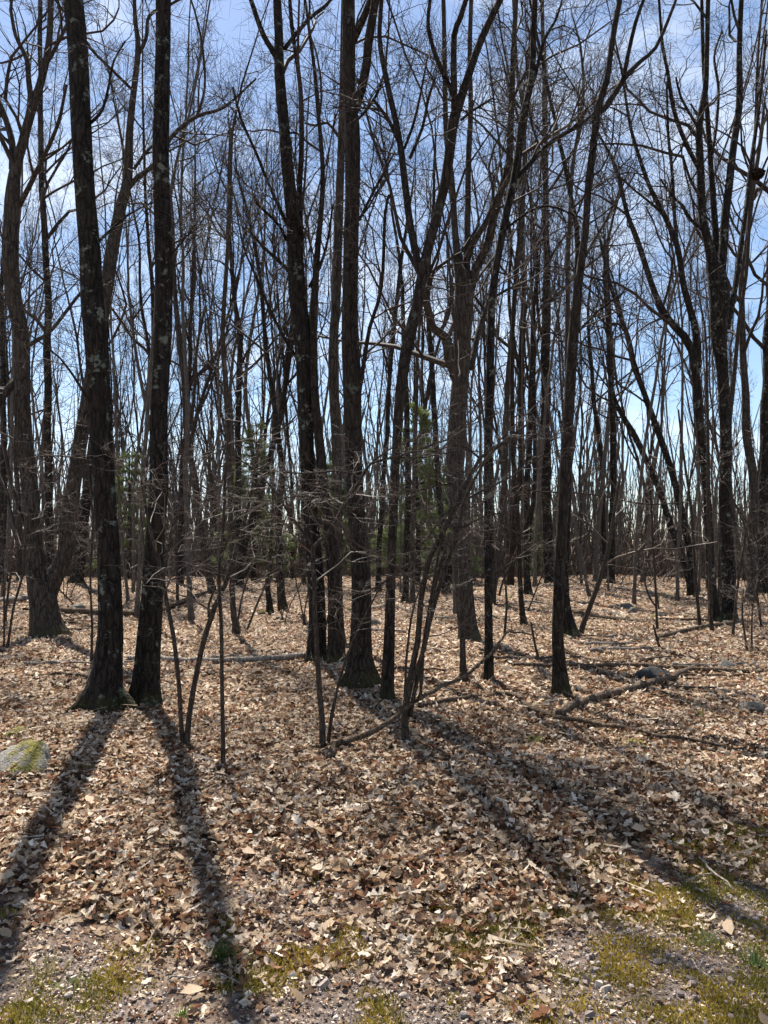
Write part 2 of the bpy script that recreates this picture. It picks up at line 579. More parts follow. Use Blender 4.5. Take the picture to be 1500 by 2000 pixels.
def crown_geo(stems, rng, counts=(12, 6, 6, 4), t0=0.35, rmin=0.0035, up=0.09, ang1=(32, 65), slender=85, n=(8, 6, 4, 3), sides=(5, 4, 3, 3), flat=0.0, wig=0.24, lmax=6.0, lmin=0.45, ratio1=(0.36, 0.65)):
    g = Geo()
    S = [resample(p, r, 26) for p, r in stems]
    Pp = np.stack([s[0] for s in S])
    Rp = np.stack([s[1] for s in S])
    for lv, c in enumerate(counts):
        if c <= 0:
            break
        Pp, Rp = grow(Pp, Rp, c, rng, t0=t0 if lv == 0 else 0.12, ratio=ratio1 if lv == 0 else (0.4, 0.7), slender=slender, ang=ang1 if lv == 0 else (30, 75),
                      n=n[lv], up=up if lv < 2 else up * 0.6, wig=wig, rmin=rmin, lmax=lmax, lmin=lmin, flat=flat)
        g.batch(Pp, Rp, sides[lv])
    return g


def parse(s):
    return np.array([[float(c) for c in p.split(',')] for p in s.split()])


NAMED = {}


def traced_tree(key, name, label, cat, mat, stems, limbs=(), H=19.0, crown=(12, 6, 4, 3), t0=0.4, flare=0.5, twig=None, depth=None, lean=None, group=None, rmin=0.0026,
                sides=14, extend=True, crown_kw=None, trunk_name='trunk', limb_crown=0.15, taper_top=1.5, wmul=1.0):
    """A tree traced as lines (column, row, width in picture pixels) and set back to its own distance."""
    rng = rng_for(key)
    stems = [parse(s) for s in stems]
    b = stems[0][0]
    base = G(b[0], b[1]) if depth is None else None
    if depth is not None:                       # foot hidden behind nearer things: stands at a given distance
        bx = P(b[0], 1075, depth)[0]
        base = np.array([bx, depth, float(terrain(bx, depth))])
    Y0 = base[1]
    root = link(name, None, None, base)
    tag(root, label, cat, group)
    first = None
    lines = []
    for si, st in enumerate(stems):
        ln = rng.uniform(-0.035, 0.035) if lean is None else lean
        pts, rad = [], []
        for (px, py, w) in st:
            z = P(px, py, Y0)[2]
            Y = Y0 + ln * max(0, z - base[2]) * (1 if si == 0 else 1.8)
            pts.append(P(px, py, Y))
            rad.append(0.46 * wmul * w * depth_scale(py, Y))
        if si == 0:
            pts[0] = base.copy()
            if depth is not None and pts[1][2] < base[2] + 0.2:
                pts[1][2] = base[2] + 0.3
            pts.insert(0, base + np.array([0, 0, -0.18]) + 0.18 * np.array([(pts[0][0] - pts[1][0]), 0, 0]) / max(0.3, pts[1][2] - pts[0][2]))
            rad.insert(0, rad[0])
        p, r = spline(pts, rad, lambda L: L / 0.22)
        if extend and r[-1] > 0.016:
            d = unit(p[-1] - p[-4])
            h = p[-1][2]
            ph, rr = [p[-1]], [r[-1]]
            top = base[2] + H * rng.uniform(0.9, 1.08)
            while ph[-1][2] < top and len(ph) < 60:
                d = unit(d * 1.0 + np.array([0, 0, 0.06]) + 0.07 * rng.standard_normal(3))
                ph.append(ph[-1] + d * 0.5)
                fr = np.clip((ph[-1][2] - h) / max(0.6, top - h), 0, 1)
                rr.append(max(0.012, r[-1] * (1 - fr) ** taper_top))
            p = np.vstack([p, np.array(ph[1:]).reshape(-1, 3)])
            r = np.concatenate([r, rr[1:]])
        wob = 0.12 * r[:, None] * np.column_stack([np.sin(p[:, 2] * 2.1 + rng.uniform(0, 6)), np.sin(p[:, 2] * 1.7 + rng.uniform(0, 6)), np.zeros(len(p))])
        p = p + wob
        gg = Geo()
        gg.tube(p, r, sides if si == 0 else max(8, sides - 3), rng, rough=0.035,
                flare=(1.25 * flare, 0.27, int(rng.integers(3, 6)), rng.uniform(0, 6)) if si == 0 and flare else None)
        link(trunk_name if si == 0 else 'stem', gg.mesh(name + '_trunk', mat, base), root)
        lines.append((p, r))
    limb_lines = []
    for ls in limbs:
        L = parse(ls)
        best = min(range(len(lines)), key=lambda k: np.min(np.linalg.norm(lines[k][0] - P(L[0][0], L[0][1], Y0), axis=1)))
        lp = lines[best][0]
        k = int(np.argmin(np.linalg.norm(lp - P(L[0][0], L[0][1], Y0), axis=1)))
        Ys = lp[k][1]
        slope = rng.uniform(0.15, 0.4) * rng.choice([-1, 1])
        pts, rad, acc, last = [], [], 0.0, None
        for (px, py, w) in L:
            q = P(px, py, Ys + slope * acc)
            if last is not None:
                acc += math.hypot(q[0] - last[0], q[2] - last[2])
                q = P(px, py, Ys + slope * acc)
            last = q
            pts.append(q)
            rad.append(0.47 * w * depth_scale(py, Ys))
        p, r = spline(pts, rad, lambda d: d / 0.16)
        if r[-1] > 0.014 and extend and L[-1][1] < 60:
            d = unit(p[-1] - p[-3])
            ext, er = [], []
            q, rr = p[-1], r[-1]
            for _ in range(14):
                d = unit(d + np.array([0, 0, 0.08]) + 0.12 * rng.standard_normal(3))
                q = q + d * 0.35
                rr *= 0.88
                ext.append(q)
                er.append(rr)
            p = np.vstack([p, ext])
            r = np.concatenate([r, er])
        gg = Geo()
        gg.tube(p, r, 8, rng, rough=0.03)
        link('limb', gg.mesh(name + '_limb', mat, base), root)
        limb_lines.append((p, r))
    kw = dict(counts=crown, t0=t0, rmin=rmin)
    if len(crown) > 3 and Y0 > 13:
        kw.update(counts=(crown[0], crown[1], crown[2], 2), n=(8, 6, 5, 3), rmin=0.0056)
    elif len(crown) > 3:
        kw.update(counts=(crown[0], crown[1], crown[2], 2), n=(8, 6, 5, 3), rmin=0.0042)
    kw.update(crown_kw or {})
    if crown:
        cg = crown_geo(lines, rng, **kw)
        if limb_lines:
            kw2 = dict(kw)
            kw2.update(counts=(6, 5, 4) if len(crown) > 3 else (6, 3, 3), t0=limb_crown, n=(6, 4, 3), sides=(4, 3, 3))
            g2 = crown_geo(limb_lines, rng, **kw2)
            for v, q in zip(g2.v, g2.q):
                pass
            nn = cg.n
            cg.v += g2.v
            cg.q += [q + nn for q in g2.q]
            cg.n += g2.n
        link('crown', cg.mesh(name + '_crown', twig or M_TWIG, base), root)
    NAMED[key] = (root, lines, limb_lines)
    return root


# ------------------------------------------------------------------ the large and middle trees of the photograph
T = traced_tree
BARE = 'tree'
T('A', 'tree', 'thick dark trunk with lichen spots, mossy roots, nearest on the left, leaning left', BARE, M_DARK,
  ['203,1388,70 208,1340,60 214,1245,52 210,1070,47 204,965,46 201,895,46 194,755,48 185,650,49 178,560,46 175,490,44 166,350,42 157,210,42 151,105,41 142,0,41'],
  ['196,820,9 160,760,6 118,700,4 60,655,3', '183,480,7 250,420,4 300,395,3', '177,240,7 200,215,6 213,165,5 222,120,4 245,80,3'],
  H=20, t0=0.5, crown=(13, 6, 4, 3), flare=0.65, lean=0.01)
rg_ = rng_for('root')
for pts_ in ('196,1335,44 178,1362,40 158,1382,30 132,1397,18', '222,1345,34 240,1362,26 254,1376,20 262,1388,12'):
    A_ = parse(pts_)
    base_ = NAMED['A'][0].location
    p_, r_ = spline([P(a, b, base_.y - 0.05 * i) for i, (a, b, w) in enumerate(A_)], [0.5 * w * depth_scale(b, base_.y) for a, b, w in A_], lambda L: L / 0.06)
    g_ = Geo()
    g_.tube(p_, r_, 10, rg_, rough=0.05)
    link('root', g_.mesh('tree_root', M_DARK, base_), NAMED['A'][0])
T('B', 'tree', 'straight near-black trunk standing close beside the left-leaning mossy-rooted trunk', BARE, M_DARK,
  ['287,1380,58 289,1330,51 292,1245,49 300,1070,40 310,965,39 312,825,37 317,650,37 318,490,37 317,350,34 317,175,32 317,0,31'],
  ['332,500,4 358,470,3 392,425,2', '312,965,4 335,950,3 352,920,2'],
  H=20, t0=0.55, crown=(13, 6, 4, 3), flare=0.55, lean=-0.01, taper_top=0.7)
T('C', 'tree', 'broad grey double-trunk tree forking low down at the left edge of the photo', BARE, M_GREY,
  ['92,1242,76 90,1215,68 88,1175,63 76,1125,52 67,1070,40 60,1000,38 52,895,40 45,790,37 38,650,37 25,560,37 22,420,36 30,330,26 45,280,22 63,210,20 77,168,18 95,88,15 100,0,13',
   '90,1205,34 99,1150,40 114,1110,39 128,1070,37 137,1000,36 153,895,34 168,790,32 185,700,31 205,580,31 218,490,30 236,410,27 250,350,23 253,245,17 270,105,13 264,40,10 262,0,9'],
  ['24,330,15 24,280,14 10,228,12 -6,190,10', '38,402,11 73,332,9 112,245,7 130,165,5', '63,205,13 56,157,11 52,115,10 31,70,8 21,20,7',
   '248,370,13 270,345,11 301,322,10 336,266,9 385,227,8 437,210,6 500,154,4', '262,330,7 283,300,6 300,283,6', '268,110,9 285,75,8 292,30,7 330,10,6',
   '35,690,11 60,672,9 100,645,8 155,575,6 190,545,4', '30,745,18 8,770,16 -14,800,15', '385,227,6 400,170,5 395,90,5 380,20,4'],
  H=21, t0=0.42, crown=(10, 6, 4, 3), flare=0.35, wmul=0.88)
T('D', 'tree', 'slim dark trunk rising behind the fork of the grey double-trunk tree', BARE, M_DARK,
  ['98,1150,17 97,1050,17 95,965,16 93,825,16 93,650,15 93,560,14 81,350,12 79,175,10 78,0,9'], H=22, depth=29, t0=0.4, crown=(12, 6, 4, 3))
T('E', 'tree', 'short-looking dark trunk leaning right behind the broad grey double-trunk tree', BARE, M_DARK,
  ['150,1140,27 154,1105,25 159,1040,24 170,965,22 177,912,20 190,800,18 205,650,16'], H=22, t0=0.45, crown=(11, 6, 4, 3))
T('F', 'tree', 'tall trunk with paired stems, left one of the three-trunk clump in the middle', BARE, M_DARK,
  ['620,1292,44 620,1270,38 617,1175,36 608,1000,32 599,860,31 594,755,34 592,690,38 582,560,37 575,455,32 562,350,27 555,245,23 547,140,22 545,70,19 541,0,17'],
  ['588,470,13 584,385,12 588,315,11 589,245,10 587,175,9 580,122,8 570,52,8 566,0,7', '546,125,13 530,95,12 515,70,11 500,30,10 490,0,9', '556,95,9 573,73,9 605,35,8 633,14,8 645,0,7',
   '560,470,7 545,440,6 515,410,6 500,395,5', '575,540,9 540,505,8 512,480,7 480,440,5', '562,440,7 525,360,6 503,305,6 470,230,5 455,170,4',
   '580,700,8 555,660,7 525,600,6 500,540,5 475,480,4 460,400,3', '605,560,8 625,520,7 640,470,5 650,400,4'],
  H=20, t0=0.4, crown=(10, 6, 4, 3), flare=0.3)
T('G', 'tree', 'slender pale brown trunk wedged between the two darker trunks of the middle clump', BARE, M_BROWN,
  ['655,1296,42 657,1270,35 653,1175,30 646,1070,24 634,965,23 628,895,22 620,825,19 613,755,18 612,650,16 620,500,13 630,350,10 620,200,8'], H=17, t0=0.4, crown=(8, 6, 4, 3), flare=0.3)
T('H', 'tree', 'grey trunk mostly hidden behind the big furrowed trunk of the middle clump', BARE, M_GREY,
  ['660,1262,26 661,1140,21 657,895,20 656,825,20 650,700,20 657,560,19 662,455,18 664,350,17 667,245,16 671,150,15 672,0,14'],
  ['660,265,7 640,240,6 615,245,5 595,240,4'], H=21, depth=12.8, t0=0.4, crown=(10, 6, 4, 3))
T('I', 'tree', 'big furrowed brown-black trunk with flared foot, tallest of the middle clump', BARE, M_BROWN,
  ['704,1338,64 703,1310,52 701,1280,46 705,1175,42 703,1070,40 693,930,37 688,825,37 684,720,40 683,650,36 687,525,32 688,420,32 687,315,32 686,245,31 682,175,28 683,70,28 682,0,27'],
  ['694,215,19 706,175,18 715,133,18 719,88,18 727,35,17 733,0,16', '702,430,6 724,385,6 752,332,5 771,297,4', '702,425,5 720,405,4 736,375,4 760,345,3', '690,78,16 703,50,15 716,20,14 726,-5,13',
   '700,780,9 712,700,9 722,640,8 745,560,7 752,420,6 760,380,5', '697,235,6 720,210,6 738,180,6 748,150,5'],
  H=21, t0=0.45, crown=(11, 6, 4, 3), flare=0.75, lean=0.0)
T('J', 'tree', 'slim brown trunk right of the big furrowed one, forking into a wide high V', BARE, M_BROWN,
  ['757,1372,32 757,1350,27 762,1245,23 763,1140,20 768,1000,18 775,860,19 785,755,24 797,675,27 815,595,23 826,525,21 843,455,20 871,350,21 885,245,22 894,215,21 913,157,17 930,105,16 951,52,15 976,0,14'],
  ['824,530,17 815,507,16 801,437,16 790,350,15 780,273,14 759,175,13 748,122,12 741,70,11 745,0,10', '888,225,15 887,157,13 887,70,12 899,35,11 910,0,10', '886,190,11 878,168,10 864,140,10 850,105,9 836,52,8 840,0,7',
   '780,280,9 762,240,8 745,215,7 728,192,6', '790,290,6 808,240,6 822,180,5 835,110,4', '800,310,7 825,250,6 835,200,6 850,150,4', '900,235,6 925,215,5 965,190,4'],
  H=18, t0=0.5, crown=(10, 6, 4, 3), flare=0.3, lean=-0.02)
T('K', 'tree', 'pale grey-brown trunk dividing into a broom of upright stems right of centre', BARE, M_GREY,
  ['920,1250,44 917,1225,38 910,1175,38 900,1070,38 891,930,38 893,825,38 899,720,36 905,620,40 908,560,40 892,490,16 881,350,14 872,250,12 868,120,10 866,0,9',
   '912,560,18 913,490,14 913,420,13 915,315,12 920,210,11 917,105,10 920,0,9'],
  ['918,570,20 930,525,19 955,472,18 965,420,17 980,367,15 994,315,14 999,210,12 1003,100,10 1008,0,9', '905,545,14 920,483,13 948,437,12 972,385,11 1000,336,10 1012,290,9 1030,200,8',
   '896,750,22 878,700,23 871,660,21 846,640,16 832,595,13 827,577,12 820,520,9', '918,720,14 926,690,13 934,650,12 950,600,11 965,560,9'],
  H=20, t0=0.45, crown=(9, 6, 4, 3), flare=0.35)
T('L', 'tree', 'thin straight dark trunk with a long limb sweeping right at its top', BARE, M_DARK,
  ['953,1332,24 954,1310,20 953,1175,17 954,1000,17 954,860,19 956,755,18 958,660,16 964,560,16 985,440,16 1007,332,17 1021,227,16 1038,157,14 1042,87,13 1045,0,12'],
  ['1003,352,11 1030,325,11 1052,301,11 1087,270,10 1133,245,8 1152,228,6', '1087,270,6 1110,258,5 1140,225,5 1147,205,4', '985,450,6 1030,415,5 1070,402,5 1110,415,4 1150,432,3', '1032,180,9 1045,150,8 1062,80,7 1085,40,5 1098,0,4'],
  H=18, t0=0.5, crown=(10, 6, 4, 3), flare=0.3)
T('M', 'sapling', 'thin pale straight stem in front of the foot of the broom-topped tree', 'sapling', M_SAP,
  ['907,1333,18 905,1300,13 904,1245,12 901,1140,12 899,1000,11 897,900,10 893,760,8 889,640,6'], H=9, t0=0.35, crown=(8, 5, 4), flare=0.3, sides=9,
  crown_kw=dict(n=(6, 4, 3), sides=(4, 3, 3), flat=0.5, ang1=(50, 80)))
T('N', 'tree', 'smooth brown trunk standing alone right of centre, forking into a Y near the top', BARE, M_BROWN,
  ['1098,1358,36 1096,1335,29 1089,1245,24 1092,1105,24 1099,1000,22 1108,860,22 1114,755,23 1119,665,23 1128,560,19 1143,455,15 1151,350,15 1165,245,15 1167,212,15 1185,157,13 1192,105,12 1200,52,12 1210,0,11'],
  ['1168,218,13 1182,210,13 1210,168,12 1224,147,11 1252,119,9 1280,94,8 1304,42,7 1320,0,6', '1212,166,10 1217,154,10 1227,105,9 1241,45,8 1257,0,7', '1146,440,4 1200,400,3 1240,340,3', '1120,660,6 1165,610,5 1220,570,4', '1152,345,4 1175,330,4 1195,280,3 1200,210,3'],
  H=16, t0=0.5, crown=(10, 6, 4, 3), flare=0.4, lean=-0.02)
T('O', 'tree', 'narrow straight stem rising just left of the Y-forked brown trunk top', BARE, M_SAP,
  ['1104,1165,11 1106,1000,11 1108,800,10 1108,665,10 1110,490,9 1115,385,8 1121,308,8 1136,217,7 1140,157,6 1133,87,5'], H=19, depth=24, t0=0.4, crown=(9, 5, 4, 3))
T('Q', 'tree', 'dark straight trunk with mossy flare seen right behind the Y-forked brown trunk', BARE, M_DARK,
  ['1114,1240,28 1112,1222,23 1105,1175,19 1103,1100,18 1106,1000,17 1112,860,16 1117,755,15 1120,650,14'], H=18, t0=0.5, crown=(8, 5, 4, 3), flare=0.6)
T('R', 'tree', 'tall plain dark trunk between the long-limbed thin trunk and the Y-forked one', BARE, M_DARK,
  ['1073,1140,23 1072,1105,21 1068,1000,20 1066,860,20 1066,650,19 1068,560,16 1066,420,13 1064,280,12 1063,140,9 1058,0,8'], H=24, depth=34, t0=0.4, crown=(12, 6, 4, 3))
T('S', 'tree', 'rough dark trunk at right with a tall broom of upright stems and a leaf nest', BARE, M_DARK,
  ['1422,1214,40 1421,1195,35 1420,1105,29 1417,965,24 1415,825,24 1413,720,24 1404,650,34 1401,560,42 1388,490,22 1373,420,17 1367,315,16 1366,245,14 1378,175,12 1380,105,10 1383,0,9',
   '1402,560,18 1398,490,15 1395,420,13 1388,315,11 1381,227,10 1375,140,8 1370,0,7', '1408,560,20 1413,480,18 1416,420,17 1423,367,16 1434,280,15 1443,210,14 1444,122,12 1446,52,11 1448,0,10'],
  ['1420,640,14 1436,560,12 1448,472,11 1458,402,10 1465,332,9 1480,227,8 1490,140,7 1496,60,6', '1366,330,9 1357,315,9 1332,262,9 1315,210,8 1304,140,7 1294,87,6 1287,0,5', '1375,450,8 1350,430,7 1332,400,6 1315,385,5 1290,350,4',
   '1368,260,7 1355,235,6 1330,190,5 1320,150,4', '1391,300,6 1400,240,6 1403,170,6 1395,110,5 1410,60,4'],
  H=20, t0=0.45, crown=(8, 6, 4, 3), flare=0.45)
T('V', 'tree', 'left-leaning trunk with a kinked top, one of a crossed pair at right', BARE, M_DARK,
  ['1352,1163,16 1346,1135,14 1336,1100,14 1308,1017,13 1290,965,12 1259,891,12 1241,853,13 1217,814,10 1199,779,10 1192,737,9 1187,650,8 1180,540,6'], H=15, t0=0.4, crown=(9, 6, 4, 3))
T('X', 'tree', 'left-leaning straight trunk, longer one of the crossed pair at right', BARE, M_DARK,
  ['1357,1161,17 1350,1100,15 1336,1017,14 1322,958,14 1287,846,13 1262,780,12 1241,720,11 1227,660,10 1206,602,9 1189,542,7 1172,470,5'], H=16, t0=0.4, crown=(10, 6, 4, 3))
T('Y', 'tree', 'dark tree with two long stems raking left, just left of the nest tree', BARE, M_DARK,
  ['1392,1188,22 1388,1105,18 1380,965,17 1372,870,17 1364,790,17 1350,682,18 1320,640,15 1297,609,14 1273,553,12 1245,472,11 1224,416,9 1210,350,8 1192,301,6',
   '1362,720,16 1360,647,15 1336,560,13 1322,483,12 1297,420,10 1273,374,9 1255,325,8 1238,273,7 1227,227,6 1216,150,5'],
  ['1325,500,8 1318,430,8 1312,330,7 1305,260,6 1302,160,5', '1300,425,6 1275,400,5 1240,372,4 1210,345,4'], H=16, t0=0.4, crown=(10, 6, 4, 3), depth=17)
T('Z', 'tree', 'grey curving trunk at the right edge, beside the nest tree', BARE, M_GREY,
  ['1462,1176,22 1467,1140,19 1472,1000,18 1469,912,18 1458,842,17 1455,755,15 1450,650,13 1448,560,12 1455,500,10 1470,380,9 1488,250,8'], H=19, t0=0.4, crown=(11, 6, 4, 3))
T('AA', 'tree', 'wide black trunk cut by the right edge of the photo', BARE, M_DARK,
  ['1494,1158,38 1492,1120,30 1492,1000,26 1496,850,24 1503,650,22 1512,400,18'], H=22, t0=0.4, crown=(11, 6, 4, 3), flare=0.5)
T('AB', 'tree', 'forked grey trunk leaning left, just right of the two near black trunks', BARE, M_GREY,
  ['417,1160,19 412,1140,16 395,1052,15 381,947,15 367,860,13 357,720,12 350,650,11 343,595,10 338,480,9'],
  ['372,840,8 380,760,7 385,680,6 400,600,5', '352,670,6 375,600,5 382,520,4 375,440,3'], H=19, t0=0.35, crown=(11, 6, 4, 3))
T('AC', 'tree', 'pale slim trunk rising from open leaf litter, right of the forked left-leaning trunk', BARE, M_SAP,
  ['463,1240,15 460,1215,13 455,1175,12 451,1000,12 448,895,11 441,755,11 435,665,10 441,546,9 448,420,8 452,300,6'], H=16, t0=0.4, crown=(10, 6, 4, 3))
T('AD', 'tree', 'dark narrow trunk close behind the pale slim trunk left of centre', BARE, M_DARK,
  ['470,1140,14 466,1000,13 465,895,13 466,760,12 469,665,11 457,574,9 447,420,8 450,250,6'], H=22, depth=33, t0=0.4, crown=(11, 6, 4, 3))
T('AE', 'tree', 'slim dark trunk leaning left in the gap left of the middle clump', BARE, M_DARK,
  ['554,1188,13 550,1140,12 545,1000,12 552,930,11 542,846,11 528,737,10 517,650,9 505,520,8 480,400,6'], H=17, t0=0.4, crown=(11, 6, 4, 3))
T('AF', 'tree', 'narrow trunk seen between the big furrowed trunk and the slim brown one', BARE, M_DARK,
  ['738,1150,12 742,1050,11 748,950,10 755,860,10 762,720,9 769,650,9 780,540,8 800,400,6'], H=20, depth=31, t0=0.4, crown=(10, 6, 4, 3))
T('AG', 'tree', 'dark trunk, thicker of two standing behind the shrub right of centre', BARE, M_DARK,
  ['790,1177,15 792,1140,13 794,1070,13 797,965,13 795,825,12 790,700,10 785,560,8'], H=19, t0=0.4, crown=(10, 6, 4, 3))
T('AH', 'tree', 'thinner paler trunk of the two standing behind the shrub right of centre', BARE, M_GREY,
  ['806,1178,11 806,1100,9 808,965,9 812,825,8 815,700,7'], H=17, t0=0.4, crown=(8, 5, 4, 3))
T('AI', 'tree', 'dark leaning trunk just left of the broom-topped grey-brown tree', BARE, M_DARK,
  ['872,1160,15 868,1100,13 864,1035,12 853,895,12 848,790,12 841,685,11 836,560,9 845,420,8'], H=20, t0=0.4, crown=(10, 6, 4, 3))
T('AJ', 'tree', 'dark vertical trunk in the far row, above the leaning pole at right', BARE, M_DARK,
  ['1193,1136,15 1195,1070,13 1196,1000,12 1198,895,12 1194,755,12 1189,650,10 1185,500,8'], H=22, depth=36, t0=0.4, crown=(11, 6, 4, 3))
T('AK', 'tree', 'dark narrow trunk beside the far vertical one above the leaning pole', BARE, M_DARK,
  ['1180,1130,11 1178,1000,10 1175,895,10 1161,790,9 1150,650,7'], H=22, depth=40, t0=0.4, crown=(10, 5, 4, 3))
T('AL', 'tree', 'curved-foot trunk at far middle distance, left of the tall plain dark one', BARE, M_BROWN,
  ['1025,1222,15 1021,1200,12 1016,1140,10 1012,1035,10 1003,895,10 1000,760,9 1003,600,7'], H=15, t0=0.4, crown=(10, 5, 4, 3))
T('AM', 'tree', 'sturdy dark trunk with a rock-strewn foot between curved-foot trunk and tall plain one', BARE, M_DARK,
  ['1031,1160,17 1029,1110,14 1028,1035,13 1032,895,13 1038,755,12 1042,600,10'], H=20, t0=0.4, crown=(10, 6, 4, 3))
T('AN', 'tree', 'thin dark trunk at the left edge behind the double-trunk tree', BARE, M_DARK,
  ['10,1132,15 8,1050,13 7,900,12 6,720,11 2,560,9'], H=22, depth=40, t0=0.4, crown=(10, 5, 4, 3))
T('AO', 'tree', 'thin grey trunk just left of the foot of the double-trunk tree', BARE, M_GREY,
  ['39,1125,11 37,1000,10 30,900,9 18,780,8 8,650,7'], H=20, depth=42, t0=0.4, crown=(9, 5, 4, 3))
T('AP', 'stump', 'low black stub of trunk beside two thin stems left of the middle clump', 'stump', M_DARK,
  ['527,1198,13 526,1185,12 525,1172,11 522,1150,11 521,1130,10'], H=1, crown=(), extend=False)

# ------------------------------------------------------------------ saplings and shrubs of the near woods
SK = dict(n=(7, 5, 4), sides=(5, 3, 3), flat=0.4, ang1=(45, 80), wig=0.3, slender=110, lmin=0.22, ratio1=(0.3, 0.55), lmax=2.2, up=0.05)
def S(key, label, stems, limbs=(), H=5, crown=(6, 4, 3), t0=0.3, mat=None, name='sapling', cat='sapling', **kw):
    return T(key, name, label, cat, mat or M_SAP, stems, limbs, H=H, crown=crown, t0=t0, flare=0.15, sides=8, twig=M_TWIGPALE, rmin=0.0026, crown_kw=SK, **kw)

S('s1', 'thin greenish stem of the V of two saplings in front of the near black trunk',
  ['357,1457,10 353,1400,9 350,1343,9 339,1245,9 325,1175,9 308,1087,8 294,1038,7 284,985,6 275,930,4'], H=4, crown=(5, 5, 4), extend=False, t0=0.5)
S('s2', 'right-leaning brown stem of the V of two saplings, forked where it crosses the far trunks',
  ['364,1458,13 369,1400,11 378,1343,11 395,1262,11 420,1185,11 441,1140,10 458,1087,9 476,1028,8 497,930,6 505,860,4'], ['408,1205,6 408,1180,5 418,1155,4 420,1148,3'], H=5, extend=False, t0=0.4)
S('s3', 'thin upright reddish sapling right of the V of two saplings',
  ['436,1498,10 436,1450,9 434,1343,8 432,1210,8 427,1140,7 432,1070,7 436,1017,6 440,930,5 446,820,4 440,700,3'], ['433,1090,4 450,1035,3 462,1010,3 480,1000,2'], extend=False, t0=0.45)
S('s4', 'brown sapling in front of the middle clump with long pale twigs reaching sideways',
  ['630,1460,13 629,1410,12 625,1367,11 620,1300,11 615,1200,10 614,1140,10 612,1070,9 640,1045,8 675,982,8 703,940,7 725,905,6 780,891,5 850,867,4 900,850,3'],
  ['612,1072,7 596,1045,6 570,1010,6 552,982,5 535,958,4 510,930,4 480,905,3 440,890,2', '690,955,4 662,996,4 630,975,4 605,970,4 555,972,3 500,995,2', '706,938,5 690,925,4 650,920,4 600,925,4 540,920,3 470,910,2',
   '730,900,4 770,872,3 810,860,3 850,820,2', '760,893,4 830,893,3 900,880,3 960,885,2', '660,1005,4 720,985,3 770,960,2'], extend=False, t0=0.42, crown=(9, 6, 4), limb_crown=0.1)
S('s5', 'short dark stick-like stem leaning right beside the long-twigged sapling', ['640,1455,9 643,1430,8 647,1400,8 657,1353,6 668,1310,5 690,1250,4 720,1190,4 745,1140,3'], extend=False, t0=0.4, crown=(4, 4, 3))
S('s6', 'clump of several crossing stems growing right of the middle trees',
  ['793,1452,17 791,1410,15 794,1370,13 800,1333,13 817,1250,13 822,1175,12 830,1130,12 840,1087,12 871,1028,11 888,993,10 902,965,9 937,895,7 990,860,5 1040,820,4',
   '800,1400,10 817,1315,9 832,1245,10 850,1175,10 868,1120,9 885,1070,9 898,1028,8 905,990,7 930,930,5 965,880,4 1010,850,3',
   '815,1370,6 825,1330,5 828,1250,5 838,1190,5 850,1120,5 862,1060,4 880,1000,4 885,940,3', '795,1385,8 806,1330,8 830,1260,8 842,1200,7 850,1140,7 878,1040,5'],
  ['822,1060,5 832,1052,5 867,1007,5 895,985,5 951,954,5 1000,930,4 1060,890,3 1130,870,2', '871,1028,5 905,1030,4 940,1010,4 990,1000,3', '902,965,5 880,945,4 830,955,3 790,965,2', '937,895,5 900,870,4 850,880,3 800,900,2', '800,1100,5 770,1122,5 745,1140,4 712,1160,3'],
  name='shrub', cat='shrub', extend=False, t0=0.4, crown=(6, 6, 4), limb_crown=0.1)
S('s7', 'thin whip stem just left of the clump of crossing stems', ['790,1372,5 793,1300,5 800,1230,5 810,1180,4 830,1120,3 845,1060,3'], extend=False, t0=0.5, crown=(4, 4, 3))
S('s8', 'pair of whip-thin stems at the left edge in front of the double-trunk tree', ['14,1270,6 18,1240,5 28,1180,5 45,1122,5 50,1060,4 60,960,3', '8,1262,4 8,1180,4 6,1080,3 10,950,3'], extend=False, t0=0.3, crown=(6, 5, 4))
S('s9', 'leaning pole-like sapling right of the Y-forked brown trunk', ['1134,1238,13 1140,1215,11 1168,1140,11 1189,1070,9 1200,1000,7 1210,930,5'], extend=False, crown=(6, 5, 4))
S('s10', 'thin dark dead stem standing in the open litter at right', ['1284,1229,6 1282,1190,5 1280,1140,5 1276,1070,5 1273,1000,4 1268,920,3'], ['1281,1185,4 1268,1165,4 1258,1130,3 1260,1090,3'], extend=False, crown=(6, 4, 3))
S('s11', 'short leaning broken stick standing in the litter at right', ['1289,1268,6 1284,1250,5 1280,1235,5 1276,1220,4'], extend=False, crown=(1, 2, 2))
S('s12', 'straight pale sapling, right one of two left of the nest tree', ['1390,1233,10 1388,1200,8 1387,1105,8 1384,1000,8 1383,895,7 1382,790,6 1380,680,5'], H=9, t0=0.35)
S('s13', 'slim pale sapling leaning left, left one of two left of the nest tree', ['1367,1229,8 1364,1190,7 1360,1140,7 1350,1000,6 1336,895,5 1325,800,4'], H=8, t0=0.35, extend=False)
S('s14', 'thin crooked pale sapling in front of the nest tree foot', ['1431,1243,6 1436,1192,5 1444,1122,5 1462,1017,4 1478,940,4 1490,850,3'], extend=False, t0=0.2)
S('s15', 'two low thin stems in the litter right of the nest tree foot', ['1460,1272,5 1455,1240,4 1450,1200,4 1452,1150,3', '1468,1275,5 1468,1230,4 1470,1180,3 1480,1130,3'], extend=False, t0=0.3, crown=(5, 4, 3))
S('s16', 'short reddish broken stem left of the Y-forked brown trunk foot', ['1052,1292,6 1046,1265,5 1040,1235,5 1037,1215,4'], extend=False, crown=(2, 2, 2))
